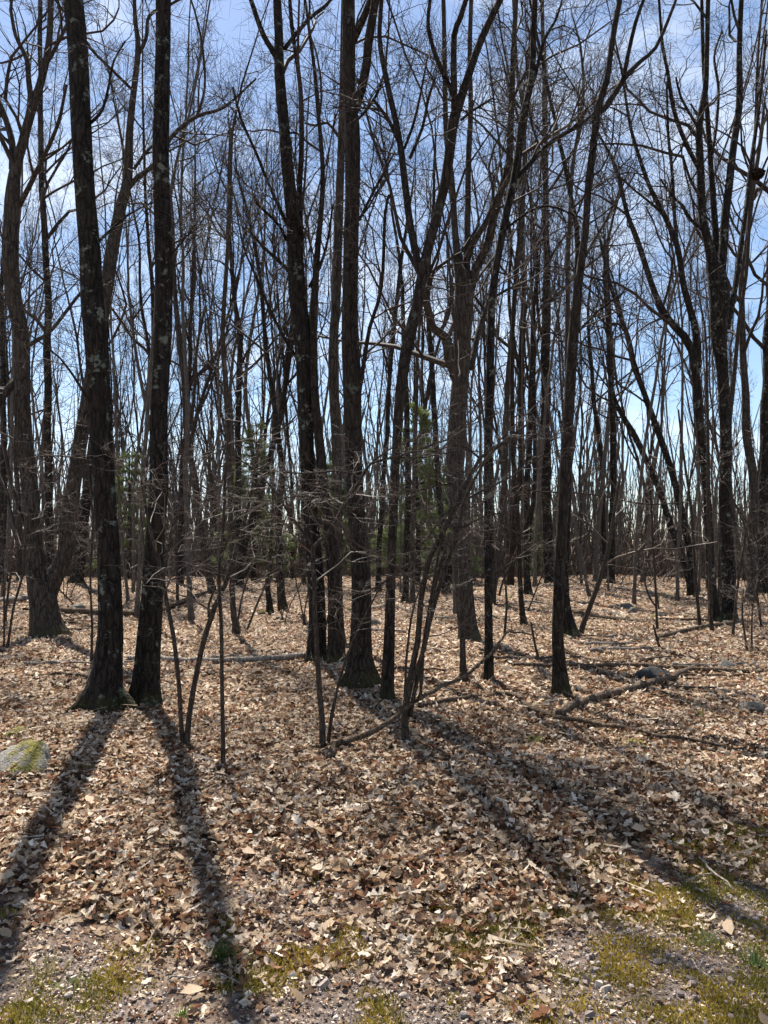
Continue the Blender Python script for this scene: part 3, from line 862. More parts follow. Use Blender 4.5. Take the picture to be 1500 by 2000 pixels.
S('s17', 'whippy sapling with level pale twigs left of the Y-forked brown trunk', ['985,1240,6 990,1180,5 985,1120,5 975,1050,4 985,980,4 1000,950,3'], ['985,1110,4 1030,1075,3 1060,1060,3 1090,1075,2', '980,1060,4 1000,955,3 1050,960,3 1150,965,3 1270,985,3 1380,975,2'], extend=False, t0=0.3)
S('s18', 'thin bare sapling right of the low black stub left of the middle clump', ['545,1195,6 543,1150,5 540,1080,5 538,980,4 530,900,3'], extend=False, t0=0.3)
S('s19', 'whip stem at the right side of the clump of crossing stems', ['823,1372,7 822,1330,6 824,1290,5 830,1230,5 850,1150,4 860,1080,3'], extend=False, t0=0.5, crown=(4, 4, 3))
S('s20', 'thin dark sapling near the far left trunks, right of the near black trunk', ['347,1176,7 346,1120,6 343,1040,5 338,960,4'], extend=False, t0=0.3)
S('s21', 'sapling with drooping pale twigs in front of the thick left-leaning trunk', ['178,1300,5 180,1230,5 176,1120,4 182,1010,4 172,900,4 190,820,3'], ['177,900,4 140,893,3 90,890,3 30,900,2', '176,905,4 215,898,3 250,915,3 285,960,3', '180,1090,3 210,1080,3 255,975,2'], extend=False, t0=0.35, crown=(8, 6, 4))

# ------------------------------------------------------------------ woods behind: copies of a few trees
def proto_tree(key, H, r0, forks, counts, mat, rmin, sides=9, t0=0.35):
    rng = rng_for(key)
    p, r, d = [np.array([0, 0, -0.2])], [r0 * 1.15], unit(np.array([rng.normal(0, 0.05), rng.normal(0, 0.05), 1.0]))
    while p[-1][2] < H:
        p.append(p[-1] + d * 0.55)
        d = unit(d + 0.05 * rng.standard_normal(3) + np.array([0, 0, 0.03]))
        r.append(max(0.02, r0 * (1 - 0.93 * (p[-1][2] / H) ** 1.1)))
    p, r = np.array(p), np.array(r)
    lines = [(p, r)]
    g = Geo()
    g.tube(p, r, sides, rng, rough=0.04, flare=(0.4, 0.25, 4, rng.uniform(0, 6)))
    for k in range(forks):
        i = int(len(p) * rng.uniform(0.28, 0.6))
        q, rr = [p[i]], [r[i] * rng.uniform(0.5, 0.75)]
        d = unit(unit(p[i + 1] - p[i]) + 0.45 * unit(np.append(rng.standard_normal(2), 0)))
        while q[-1][2] < H * rng.uniform(0.85, 1.0) and len(q) < 50:
            q.append(q[-1] + d * 0.5)
            d = unit(d + 0.07 * rng.standard_normal(3) + np.array([0, 0, 0.07]))
            rr.append(max(0.015, rr[0] * (1 - 0.9 * (len(q) * 0.5 / (H * 0.75)))))
        g.tube(np.array(q), np.array(rr), 6, rng, rough=0.03)
        lines.append((np.array(q), np.array(rr)))
    cg = crown_geo(lines, rng, counts=counts, t0=t0, rmin=rmin, slender=85, n=(8, 6, 4, 3))
    return g.mesh(key + '_trunk', mat), cg.mesh(key + '_crown', M_TWIG)


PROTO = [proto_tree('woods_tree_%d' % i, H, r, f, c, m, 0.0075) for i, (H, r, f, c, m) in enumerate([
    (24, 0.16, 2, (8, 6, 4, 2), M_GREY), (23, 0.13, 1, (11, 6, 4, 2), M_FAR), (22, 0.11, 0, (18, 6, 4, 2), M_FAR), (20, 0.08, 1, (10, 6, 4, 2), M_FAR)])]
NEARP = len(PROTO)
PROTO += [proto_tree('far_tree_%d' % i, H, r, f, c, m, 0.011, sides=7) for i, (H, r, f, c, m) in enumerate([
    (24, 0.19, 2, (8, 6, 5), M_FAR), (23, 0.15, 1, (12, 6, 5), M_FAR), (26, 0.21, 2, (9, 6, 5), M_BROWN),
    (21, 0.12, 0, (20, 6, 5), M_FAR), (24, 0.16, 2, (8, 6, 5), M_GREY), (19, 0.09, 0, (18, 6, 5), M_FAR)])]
WOODS = {
    'mid': ('bare tree standing among the middle-distance trunks', 'bare trees of the middle distance'),
    'far': ('slim bare tree in the far rows of trunks', 'bare trees in the far rows')}
taken = [(o.location.x, o.location.y) for o, l, _ in NAMED.values()]


MARKS = sorted((NAMED[k][0].location.x / NAMED[k][0].location.y, ph) for k, ph in (
    ('C', 'low-forked double-trunk tree'), ('A', 'thick left-leaning trunk'), ('B', 'straight near-black trunk'), ('AC', 'pale slim trunk'), ('F', 'middle clump'),
    ('J', 'slim V-forked trunk'), ('K', 'broom-topped tree'), ('N', 'Y-forked trunk'), ('X', 'crossed leaning pair'), ('S', 'nest tree')))
ORD = ['first', 'second', 'third', 'fourth', 'fifth', 'sixth', 'seventh', 'eighth', 'ninth', 'tenth', 'eleventh', 'twelfth']


def label_by_mark(items, noun, where):
    """Name each of a kind by counting from the nearest landmark tree to its left."""
    seen = {}
    for o in sorted(items, key=lambda o: o.location.x / o.location.y):
        c = o.location.x / o.location.y
        m = [ph for f, ph in MARKS if f <= c]
        key = m[-1] if m else None
        seen[key] = seen.get(key, 0) + 1
        k = ORD[min(seen[key], 12) - 1]
        if key is None:
            o['label'] = '%s %s %s, counting from the left edge' % (k, noun, where)
        else:
            o['label'] = '%s %s %s, counting right from the %s' % (k, noun, where, key)


def woods_tree(x, y, k, rng, band, thin=1.0):
    root = link('tree', None, None, (x, y, float(terrain(x, y))))
    root.rotation_euler = (rng.normal(0, 0.06), rng.normal(0, 0.075), rng.uniform(0, 6.28))
    s = rng.uniform(0.85, 1.12)
    root.scale = (s * thin, s * thin, s)
    tag(root, WOODS[band][0], 'tree', WOODS[band][1])
    link('trunk', PROTO[k][0], root)
    link('crown', PROTO[k][1], root)
    return root


rw = np.random.default_rng(21)
spots = []
def try_spot(x, y, gap):
    if any((x - a) ** 2 + (y - b) ** 2 < gap * gap for a, b in spots + taken):
        return False
    spots.append((x, y))
    return True

MID = []
n = 0
while n < 26:
    y = rw.uniform(19, 33)
    x = rw.uniform(-0.52, 0.52) * y
    if try_spot(x, y, 1.3):
        MID.append(woods_tree(x, y, int(rw.choice([0, 1, 2, 2, 3, 3, 3])), rw, 'mid', rw.uniform(0.45, 0.75)))
        n += 1
label_by_mark(MID, 'slim bare tree', 'in the middle distance')
n = 0
while n < 110:
    y = rw.uniform(33, 62)
    x = rw.uniform(-0.53, 0.53) * y
    if try_spot(x, y, 1.2):
        woods_tree(x, y, NEARP + int(rw.integers(0, 6)), rw, 'far', rw.uniform(0.5, 0.85))
        n += 1
# far woods: one mass, beyond where single trunks can be told apart
fg = Geo()
tg = Geo()
light = []
for k in range(4):
    rng = rng_for('light%d' % k)
    p = np.column_stack([np.cumsum(rng.normal(0.02, 0.2, 24)), np.cumsum(rng.normal(0, 0.2, 24)), np.linspace(-0.3, 19, 24)])
    r = np.linspace(0.15, 0.03, 24)
    a = Geo()
    a.tube(p[::4], r[::4], 5, cap=False)
    c = crown_geo([(p, r)], rng, counts=(13, 5, 4), t0=0.16, rmin=0.014, n=(3, 3, 2), sides=(3, 3, 3), slender=90)
    light.append((a, c))
rf = np.random.default_rng(5)
for _ in range(2300):
    y = rf.uniform(52, 140)
    x = rf.uniform(-0.56, 0.56) * y
    a, c = light[rf.integers(0, 4)]
    s, th, ww = rf.uniform(0.45, 1.15), rf.uniform(0, 6.28), rf.uniform(0.3, 0.9)
    Rz = np.array([[math.cos(th), -math.sin(th), 0], [math.sin(th), math.cos(th), 0], [0, 0, 1]])
    off = np.array([x, y, float(terrain(x, y))])
    av = np.concatenate(a.v) @ Rz.T * s * np.array([1, 1, 1])
    cx = np.repeat(av.reshape(-1, 5, 3).mean(1), 5, 0)
    av = cx + (av - cx) * ww
    av[:, 0] += rf.normal(0, 0.09) * np.maximum(av[:, 2], 0)
    tg.add(av + off, np.concatenate(a.q))
    if rf.random() < 0.04:
        nn = 0
        vv = np.concatenate(c.v) @ Rz.T * s + off
        fg.add(vv, np.concatenate(c.q))
# brush at the feet of the far trunks
m = 9500
y = rf.uniform(40, 120, m)
x = rf.uniform(-0.56, 0.56, m) * y
p0 = np.stack([x, y, terrain(x, y)], 1)
d = unit(rf.standard_normal((m, 3)) * np.array([0.45, 0.45, 0.2]) + np.array([0, 0, 0.8]))
L = (0.6 + 9.0 * rf.random(m) ** 1.8)[:, None]
p1 = p0 + d * L * 0.5 + 0.1 * rf.standard_normal((m, 3))
p2 = p1 + unit(d + 0.4 * rf.standard_normal((m, 3))) * L * 0.5
fg.batch(np.stack([p0, p1, p2], 1), np.stack([np.full(m, 0.016), np.full(m, 0.012), np.full(m, 0.006)], 1), 3)
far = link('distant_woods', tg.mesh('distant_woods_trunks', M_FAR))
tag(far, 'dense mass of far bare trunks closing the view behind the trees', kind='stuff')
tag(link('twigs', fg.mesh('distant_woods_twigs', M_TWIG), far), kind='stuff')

# understorey: small saplings with level pale twigs
USAP = []
for k in range(5):
    rng = rng_for('under%d' % k)
    h = [3.4, 4.6, 2.6, 5.5, 3.8][k]
    nst = [1, 1, 3, 1, 2][k]
    a = Geo()
    lines = []
    for s in range(nst):
        d = unit(np.array([rng.normal(0, 0.16), rng.normal(0, 0.16), 1.0]))
        p = [np.array([rng.normal(0, 0.03), rng.normal(0, 0.03), -0.1])]
        while p[-1][2] < h:
            p.append(p[-1] + d * 0.3)
            d = unit(d + 0.09 * rng.standard_normal(3) + np.array([0, 0, 0.04]))
        p = np.array(p)
        r = np.linspace([0.022, 0.028, 0.013, 0.034, 0.02][k], 0.006, len(p))
        a.tube(p, r, 6, rng, rough=0.03)
        lines.append((p, r))
    c = crown_geo(lines, rng, counts=(10 // nst + 2, 4, 3), t0=0.18, rmin=0.003, **{**SK, 'slender': 120})
    USAP.append((a.mesh('sapling_stem', M_SAP), c.mesh('sapling_twigs', M_TWIGPALE)))
NS = []
n = 0
while n < 46:
    y = rw.uniform(12, 42)
    x = rw.uniform(-0.52, 0.52) * y
    if try_spot(x, y, 0.8):
        root = link('sapling', None, None, (x, y, float(terrain(x, y))))
        root.rotation_euler = (rw.normal(0, 0.06), rw.normal(0, 0.06), rw.uniform(0, 6.28))
        s = rw.uniform(0.75, 1.25)
        root.scale = (s, s, s)
        tag(root, 'small understorey sapling with level twigs among the farther trunks', 'sapling', 'understorey saplings')
        if y < 20:
            NS.append(root)
        k = int(rw.integers(0, 5))
        link('stem', USAP[k][0], root)
        tag(link('twigs', USAP[k][1], root), kind='stuff')
        n += 1

label_by_mark(NS, 'thin understorey sapling', 'with level twigs')

# far pines
def pine(key, H):
    rng = rng_for(key)
    a = Geo()
    z = np.linspace(-0.2, H, 16)
    p = np.column_stack([0.05 * np.sin(z * 0.6), 0.05 * np.cos(z * 0.5), z])
    a.tube(p, np.linspace(0.16, 0.02, 16), 8, rng, rough=0.03)
    c = Geo()
    V, cols = [], []
    for zz in np.arange(H * 0.12, H * 0.98, 0.42):
        for b in range(rng.integers(4, 7)):
            th = rng.uniform(0, 6.28)
            L = (H - zz) * 0.26 * rng.uniform(0.6, 1.15) + 0.35
            d = np.array([math.cos(th), math.sin(th), rng.uniform(-0.1, 0.25)])
            tt = np.linspace(0, 1, 4)[:, None]
            q = np.array([0, 0, zz]) + d * L * tt + np.array([0, 0, -0.12 * L]) * tt ** 2
            a.batch(q[None], np.linspace(0.022, 0.006, 4)[None], 3)
            m = int(80 + 110 * L)
            s = rng.uniform(0.25, 1, m) ** 0.7
            c0 = np.array([0, 0, zz]) + d * (L * s)[:, None] + np.array([0, 0, -0.12 * L]) * (s ** 2)[:, None] + rng.normal(0, 0.07, (m, 3))
            dd = unit(d + rng.normal(0, 0.7, (m, 3)) + np.array([0, 0, 0.25]))
            sd = unit(np.cross(dd, rng.standard_normal((m, 3))))
            ln = rng.uniform(0.14, 0.26, m)[:, None]
            V.append(np.stack([c0 - sd * 0.016, c0 + sd * 0.016, c0 + dd * ln], 1).reshape(-1, 3))
            cc = np.array([0.13, 0.175, 0.05]) * rng.uniform(0.6, 1.35, (m, 1))
            cols.append(np.repeat(cc, 3, 0))
    V = np.concatenate(V)
    c.add(V, None, np.arange(len(V)).reshape(-1, 3))
    return a.mesh(key + '_trunk', M_BROWN), c.mesh(key + '_needles', M_NEEDLE, smooth=False, cols=np.concatenate(cols))


PINES = [pine('pine_a', 9.0), pine('pine_b', 6.5)]
for (px, Yp, k, s, lab) in [(815, 37, 0, 1.0, 'green pine glimpsed between the slim brown trunk and the broom-topped tree'),
                            (497, 40, 0, 0.95, 'green pine glimpsed left of the middle clump of trunks'),
                            (880, 40, 1, 0.95, 'small green pine behind the foot of the broom-topped tree'),
                            (655, 44, 1, 1.1, 'pine showing dull green through the middle clump of trunks'),
                            (252, 43, 1, 1.1, 'pine showing dull green between the two near black trunks'),
                            (1048, 44, 1, 0.6, 'low bright green young pine left of the tall plain dark trunk')]:
    x = P(px, 1075, Yp)[0]
    root = link('pine_tree', None, None, (x, Yp, float(terrain(x, Yp))))
    root.scale = (s, s, s)
    root.rotation_euler = (0, 0, Yp)
    tag(root, lab, 'pine')
    link('trunk', PINES[k][0], root)
    link('crown', PINES[k][1], root)

# ------------------------------------------------------------------ fallen logs and branches
def fallen(name, label, pts, mat, lift=0.0, sticks=(), cat='branch', sides=9, lifts=None, twigs=0):
    rng = rng_for(label)
    A = parse(pts)
    W, R = [], []
    for i, (px, py, w) in enumerate(A):
        h = lift if lifts is None else lifts[i]
        if h > 0.02:                      # raised part: keep the distance given with it
            q = P(px, py, h)
        else:
            q = G(px, py)
            q[2] += 0.45 * 0.5 * w * depth_scale(py, q[1]) + 0.035
        W.append(q)
        R.append(0.5 * w * depth_scale(py, q[1]))
    p, r = spline(W, R, lambda L: L / 0.12)
    p = p + rng.normal(0, 0.006, p.shape)
    base = W[0]
    gg = Geo()
    gg.tube(p, r, sides, rng, rough=0.05)
    extra = []
    if twigs:
        tp, tr = resample(p, r, 14)
        a, b = grow(tp[None], tr[None], twigs, rng, t0=0.1, ratio=(0.25, 0.5), slender=60, n=4, up=0.05, wig=0.2, lmin=0.2, lmax=0.9, flat=0.6)
        a[..., 2] = np.maximum(a[..., 2], terrain(a[..., 0], a[..., 1]) + 0.02)
        extra.append((a, b))
    if sticks or extra:
        root = link(name, None, None, base)
        link('main_stem', gg.mesh(name, mat, base), root)
        for s in sticks:
            B = parse(s)
            Q = [G(x, y) + np.array([0, 0, 0.03]) for x, y, w in B]
            rr = [0.5 * w * depth_scale(y, q[1]) for (x, y, w), q in zip(B, Q)]
            p2, r2 = spline(Q, rr, lambda L: L / 0.12)
            g2 = Geo()
            g2.tube(p2, r2, 6, rng, rough=0.04)
            link('side_branch', g2.mesh(name + '_side', mat, base), root)
        for a, b in extra:
            for one in range(len(a)):
                g2 = Geo()
                g2.batch(a[one:one + 1], b[one:one + 1], 4)
                link('side_twig', g2.mesh(name + '_twig', mat, base), root)
    else:
        root = link(name, gg.mesh(name, mat, base), None, base)
    tag(root, label, cat)
    return root


fallen('fallen_branch', 'long broken branch arching from the litter up to the right, in front of the shrub',
       '643,1493,13 657,1467,13 700,1440,12 750,1417,11 777,1397,10 793,1383,9 817,1363,8 847,1348,8 883,1333,7 917,1313,7 950,1283,6 973,1260,5 987,1237,4 1005,1234,4 1040,1240,3', M_LOG,
       lifts=[0, 0, 6.1, 6.2, 6.25, 6.3, 6.4, 6.5, 6.6, 6.7, 6.8, 6.9, 7.0, 7.1, 7.2])
fallen('fallen_branch', 'long dark branch winding over the litter to the right edge, forked near its end',
       '817,1387,10 867,1380,10 917,1370,9 1000,1363,9 1033,1387,9 1083,1410,10 1133,1417,9 1183,1428,9 1233,1433,8 1283,1447,7 1350,1453,6 1417,1470,5 1463,1488,3', M_LOG,
       sticks=['1220,1436,6 1233,1457,6 1283,1473,5 1367,1482,3', '1125,1420,4 1160,1450,3 1200,1485,2', '1420,1472,4 1460,1466,4 1490,1450,3'], twigs=6)
fallen('fallen_log', 'stout brown log lying on a slant right of the Y-forked trunk', '1092,1405,16 1123,1387,16 1183,1367,15 1233,1352,13 1293,1337,13 1330,1323,13 1364,1308,13', M_LOG, cat='log', sides=11,
       sticks=['1233,1352,6 1260,1345,6 1293,1345,5 1383,1348,4 1483,1337,2', '1273,1347,5 1333,1373,4 1383,1393,4 1433,1407,2'])
fallen('fallen_log', 'long thin dark log lying level behind the slanting stout log', '1000,1303,7 1070,1305,7 1127,1307,8 1200,1306,9 1260,1306,9 1310,1310,9 1367,1314,9 1430,1317,8 1490,1319,7', M_LOG, cat='log')
fallen('fallen_branch', 'thin curved stick bowing over the mossy slab at right', '1108,1314,4 1187,1303,5 1283,1291,5 1320,1288,5 1337,1292,4 1344,1308,4', M_LOG)
fallen('fallen_log', 'thin log pointing at the foot of the nest tree', '1283,1251,7 1350,1234,8 1400,1226,8 1452,1219,8', M_LOG, cat='log')
fallen('fallen_log', 'thin pole lying right of the leaning pole-like sapling', '1120,1198,7 1167,1208,7 1240,1217,6 1312,1223,4', M_LOG, cat='log')
fallen('fallen_log', 'pale straight pole lying between the near black trunk and the middle clump', '250,1290,9 317,1293,10 400,1297,10 500,1294,10 600,1287,12', M_LOGPALE, cat='log')
fallen('fallen_log', 'bleached log at the left edge behind the double-trunk tree', '-10,1180,13 20,1177,13 57,1173,14 80,1170,12', M_LOGPALE, cat='log')
fallen('fallen_log', 'long brown log running right from behind the double-trunk tree', '115,1197,12 187,1201,11 270,1203,10 317,1194,9 367,1174,9 417,1156,6', M_LOG, cat='log', sticks=['330,1190,4 380,1178,4 420,1150,3'])
fallen('fallen_branch', 'short crooked stick left of the thick left-leaning trunk', '43,1322,4 90,1326,6 127,1321,6 180,1330,4', M_LOG, sticks=['95,1326,4 125,1342,3 160,1352,2'])
fallen('fallen_branch', 'dark stick lying in the litter under the long broken branch', '580,1480,4 610,1468,5 650,1462,5 690,1468,5 715,1484,4 750,1488,3', M_LOG, twigs=4)
fallen('fallen_branch', 'thin stick crossing the litter right of the Y-forked trunk foot', '1096,1270,4 1133,1285,4 1167,1296,3 1210,1298,2', M_LOG)
fallen('fallen_log', 'narrow log far back at right in front of the crossed leaning pair', '1290,1212,5 1350,1214,5 1385,1215,6 1400,1214,5', M_LOG, cat='log')
fallen('fallen_branch', 'curved stick lying on gravel in the near shadow at lower left', '290,1790,7 292,1806,7 300,1824,7 318,1842,6 340,1851,5 372,1853,3', M_LOG, sticks=['292,1806,4 281,1795,4 277,1786,3'])
fallen('fallen_branch', 'bent bare stick on the edge of the leaves below the middle', '838,1688,3 870,1708,5 893,1732,5 897,1757,5 896,1783,4', M_LOG, sticks=['893,1735,4 920,1738,3 945,1740,2'])
fallen('fallen_branch', 'thin pale stick on the mossy gravel at lower right', '1365,1690,4 1385,1708,5 1405,1727,4 1432,1752,3', M_LOGPALE, sticks=['1395,1718,3 1365,1722,3 1340,1735,2'])
fallen('fallen_branch', 'tiny white stick on the gravel at the lower left', '328,1931,4 352,1931,4 378,1931,3 395,1921,2 430,1922,2 470,1936,2', M_LOGPALE)
fallen('fallen_branch', 'pale stick poking toward the viewer at the lower right corner', '1346,1894,4 1362,1913,3 1380,1930,3 1400,1944,2', M_LOGPALE)
fallen('fallen_branch', 'forked thin stick in the litter below the V of saplings', '285,1484,2 300,1497,3 312,1507,3 325,1522,3', M_LOGPALE)
fallen('fallen_branch', 'pale straight stick poking from the litter by the reddish sapling', '420,1509,2 436,1501,3 455,1490,3', M_LOGPALE)
fallen('fallen_branch', 'short pale chunk of branch in the litter in the middle foreground', '968,1570,9 980,1580,9 992,1597,8', M_LOGPALE)
rb = np.random.default_rng(77)
NB = []
for k in range(26):                        # sticks strewn over the far floor
    px, py = rb.uniform(0, 1500), rb.uniform(1150, 1330)
    L = rb.uniform(30, 130) * (py - 1075) / 180 + 20
    q = [(px, py), (px + L * 0.5, py + rb.normal(0, 3)), (px + L, py + rb.normal(0, 7))]
    w = rb.uniform(2, 6) * (py - 1060) / 170 + 1.2
    o = fallen('fallen_branch', 'stick strewn over the far leaf litter', ' '.join('%f,%f,%f' % (a, b, w * (1 - 0.25 * i)) for i, (a, b) in enumerate(q)), M_LOG if rb.random() < 0.6 else M_LOGPALE, sides=6)
    o['group'] = 'sticks strewn over the far litter'
    if py > 1235:
        NB.append(o)
label_by_mark(NB, 'loose stick', 'lying across the litter')


# ------------------------------------------------------------------ rocks
def rock_geo(rng, n=14):
    th = np.linspace(0, np.pi, n)[:, None]
    ph = (np.arange(2 * n) / (2 * n) * 2 * np.pi)[None, :]
    d = np.stack([np.sin(th) * np.cos(ph), np.sin(th) * np.sin(ph), np.cos(th) * np.ones_like(ph)], -1).reshape(-1, 3)
    r = np.ones(len(d))
    for _ in range(11):                    # flat facets cut from a ball
        a = unit(rng.standard_normal(3) * np.array([1, 1, 0.8]))
        h = rng.uniform(0.45, 0.82)
        c = d @ a
        r = np.where(c > 0.05, np.minimum(r, h / np.maximum(c, 0.05)), r)
    r = r * (1 + 0.025 * rng.standard_normal(len(d)))
    V = d * r[:, None]
    i = (np.arange(n - 1) * 2 * n)[:, None]
    j = np.arange(2 * n)[None, :]
    j2 = (j + 1) % (2 * n)
    Q = np.stack([i + j, i + 2 * n + j, i + 2 * n + j2, i + j2], -1).reshape(-1, 4)
    return V, Q


def rock(label, px, py, w, h, moss=0.0, deep=0.7, name='rock', group=None, tilt=0.15, dark=0.4):
    rng = rng_for(label + str(px))
    b = G(px, py)
    s = depth_scale(py, b[1])
    V, Q = rock_geo(rng)
    V = V * np.array([w * s * 0.56, w * s * 0.56 * deep, h * s * 1.25])
    t = rng.normal(0, tilt)
    V[:, 2] += V[:, 0] * t
    gg = Geo()
    gg.add(V, Q)
    o = link(name, gg.mesh('rock', M_ROCK), None, b + np.array([0, w * s * 0.4 * deep, -0.30 * h * s]))
    o.color = (moss, dark, 0, 1)
    tag(o, label, 'rock', group)
    return o


rock('large mossy boulder cut by the left edge of the photo', 16, 1514, 150, 62, 0.12, 0.75, dark=0.0)
rock('low mossy stone behind the boulder at the left edge', 22, 1445, 92, 26, 0.2, 0.7)
rock('small pale stone against the mossy root of the thick left-leaning trunk', 133, 1402, 22, 16, -0.2)
rock('dark mossy slab lying between the long thin log and the stout log', 1303, 1331, 100, 30, -0.05, 0.9, dark=1.0)
rock('flat mossy stone with yellow moss near the right, below the slanting log', 1365, 1400, 42, 12, 0.45)
rock('flat mossy stone beside the forked end of the winding branch', 1250, 1462, 66, 16, 0.35)
rock('low moss-topped stone under the winding branch', 1046, 1452, 70, 13, 0.3)
rock('pale flat stone at right above the level log', 1420, 1306, 56, 17, 0.08)
rock('small round stone right of the pale flat one', 1478, 1302, 22, 11, 0.0)
rock('stone cut by the right edge beside the level log end', 1493, 1336, 30, 20, -0.1)
rock('grey flat stone near the right edge in the litter', 1470, 1390, 62, 16, 0.0)
rock('grey low stone in the litter below the yellow-mossed one', 1395, 1450, 60, 12, -0.2)
rock('flat pale stone at the foot of the Y-forked trunk', 1145, 1352, 50, 12, 0.0)
rock('small white stone against the foot of the Y-forked trunk', 1088, 1366, 18, 12, -0.3)
rock('flat stone at the foot of the thin straight dark trunk', 968, 1340, 46, 13, 0.05)
rock('dark stone behind the big furrowed trunk', 724, 1222, 42, 22, -0.1)
rock('small stone left of the low black stub trunk', 512, 1200, 26, 11, 0.3)
rock('pale stone right of the low black stub trunk', 548, 1210, 22, 11, 0.1)
rock('dark stone behind the double-trunk tree', 152, 1190, 34, 20, -0.2)
rock('small dark stone between the two near black trunks', 266, 1144, 18, 9, -0.2)
rock('dark stone beside the thin dead stem in the litter', 1172, 1277, 34, 11, 0.1)
rock('flat stone left of the dead stem, among far rocks', 1224, 1188, 36, 13, 0.0)
rock('flat stone nearer the dead stem, among far rocks', 1240, 1198, 30, 12, 0.1)
rock('low mossy stone in the trunk shadow between boulder and near black trunk', 158, 1500, 46, 10, 0.35)
rock('small stone in the near leaf litter right of the winding branch tip', 955, 1470, 40, 10, -0.1)
rr_ = np.random.default_rng(15)
for k in range(30):
    px, py = rr_.uniform(540, 1500), rr_.uniform(1136, 1215)
    rock('small stone among the stones strewn over the far floor', px, py, rr_.uniform(10, 26) * (py - 1085) / 90 + 5, rr_.uniform(4, 8), rr_.uniform(-0.2, 0.25), 0.8, group='stones strewn over the far floor')

# nest in the upright stems at right
rn = rng_for('nest')
nb = P(1478, 340, NAMED['S'][2][0][0][len(NAMED['S'][2][0][0]) // 2][1])
ng = Geo()
m = 420
d = unit(rn.standard_normal((m, 3)))
c0 = d * np.array([0.18, 0.17, 0.12]) * rn.uniform(0.5, 1, (m, 1)) ** 0.4
t1 = unit(np.cross(d, rn.standard_normal((m, 3))))
t2 = unit(np.cross(t1, d + 0.4 * rn.standard_normal((m, 3))))
ng.add(np.stack([c0 - t1 * 0.05, c0 - t2 * 0.025, c0 + t1 * 0.05, c0 + t2 * 0.03 + d * 0.015], 1).reshape(-1, 3), np.arange(4 * m).reshape(-1, 4))
V, Q = rock_geo(rn, 8)
ng.add(V * np.array([0.15, 0.14, 0.10]), Q)
nc = np.repeat(np.array([[0.035, 0.024, 0.017]]) * rn.uniform(0.5, 1.5, (m, 1)), 4, 0)
nc = np.concatenate([nc, np.repeat([[0.02, 0.014, 0.01]], len(V), 0)])
tag(link('nest', ng.mesh('nest', M_LEAF, smooth=False, cols=nc), None, nb), 'dark leafy nest lodged high in the upright stems at right', 'nest')

# ------------------------------------------------------------------ fallen leaves
PAL = np.array([[0.47, 0.355, 0.245], [0.36, 0.255, 0.16], [0.60, 0.49, 0.37], [0.23, 0.125, 0.068], [0.17, 0.074, 0.038], [0.38, 0.30, 0.24], [0.075, 0.044, 0.028], [0.70, 0.60, 0.48]])
PW = np.array([0.18, 0.16, 0.15, 0.15, 0.11, 0.05, 0.14, 0.06])


def leaf_template(st, w):
    """Stations along the midrib with half-widths: (left, rib, right) points."""
    v = []
    for s, a in zip(st, w):
        v += [[s, a], [s, 0], [s, -a]]
    q = []
    for i in range(len(st) - 1):
        b = 3 * i
        q += [[b, b + 1, b + 4, b + 3], [b + 1, b + 2, b + 5, b + 4]]
    return np.array(v), np.array(q)


OAK = leaf_template([-0.5, -0.36, -0.24, -0.1, 0.02, 0.16, 0.28, 0.40, 0.5], [0.02, 0.13, 0.07, 0.24, 0.11, 0.27, 0.12, 0.13, 0.02])
OVAL = leaf_template([-0.5, -0.2, 0.15, 0.5], [0.03, 0.24, 0.25, 0.01])
LOBE = leaf_template([-0.5, -0.22, -0.02, 0.22, 0.5], [0.03, 0.27, 0.13, 0.29, 0.04])
STICK = (np.array([[-0.5, 0.012], [-0.5, -0.012], [0.5, -0.008], [0.5, 0.008]]), np.array([[0, 1, 2, 3]]))
CHIP = (np.array([[-0.5, 0.0], [0, 0.24], [0, -0.24], [0.5, 0.0]]), np.array([[0, 2, 3, 1]]))


def leaves_at(x, y, size, tmpl, rng, lift, tilt):
    N = len(x)
    v, q = tmpl
    k = len(v)
    s, c = v[None, :, 0], v[None, :, 1] * rng.uniform(0.75, 1.3, (N, 1))
    k1, k2, tw = rng.normal(0.2, 0.7, (N, 1)), rng.normal(0.8, 1.7, (N, 1)), rng.normal(0, 1.0, (N, 1))
    zz = k1 * s * s + k2 * c * c + tw * s * c + 0.035 * rng.standard_normal((N, k))
    L = np.stack([s * np.ones((N, 1)), c * np.ones_like(zz), zz], -1) * size[:, None, None]
    nrm = unit(np.stack([rng.normal(0, tilt, N), rng.normal(0, tilt, N), np.ones(N)], 1))
    a = rng.uniform(0, 6.28, N)
    t = np.stack([np.cos(a), np.sin(a), np.zeros(N)], 1)
    t = unit(t - (t * nrm).sum(1, keepdims=True) * nrm)
    b = np.cross(nrm, t)
    W = L[..., 0:1] * t[:, None] + L[..., 1:2] * b[:, None] + L[..., 2:3] * nrm[:, None]
    cen = np.stack([x, y, terrain(x, y) + lift], 1)
    W = W + cen[:, None]
    low = W[..., 2] - terrain(W[..., 0], W[..., 1])
    W[..., 2] += np.clip(0.002 - low, 0, None) * 0.85
    Q = (np.arange(N) * k)[:, None, None] + q[None]
    ci = PAL[rng.choice(len(PAL), N, p=PW)] * rng.uniform(0.72, 1.22, (N, 1))
    return W.reshape(-1, 3), Q.reshape(-1, 4), np.repeat(ci, k, 0)


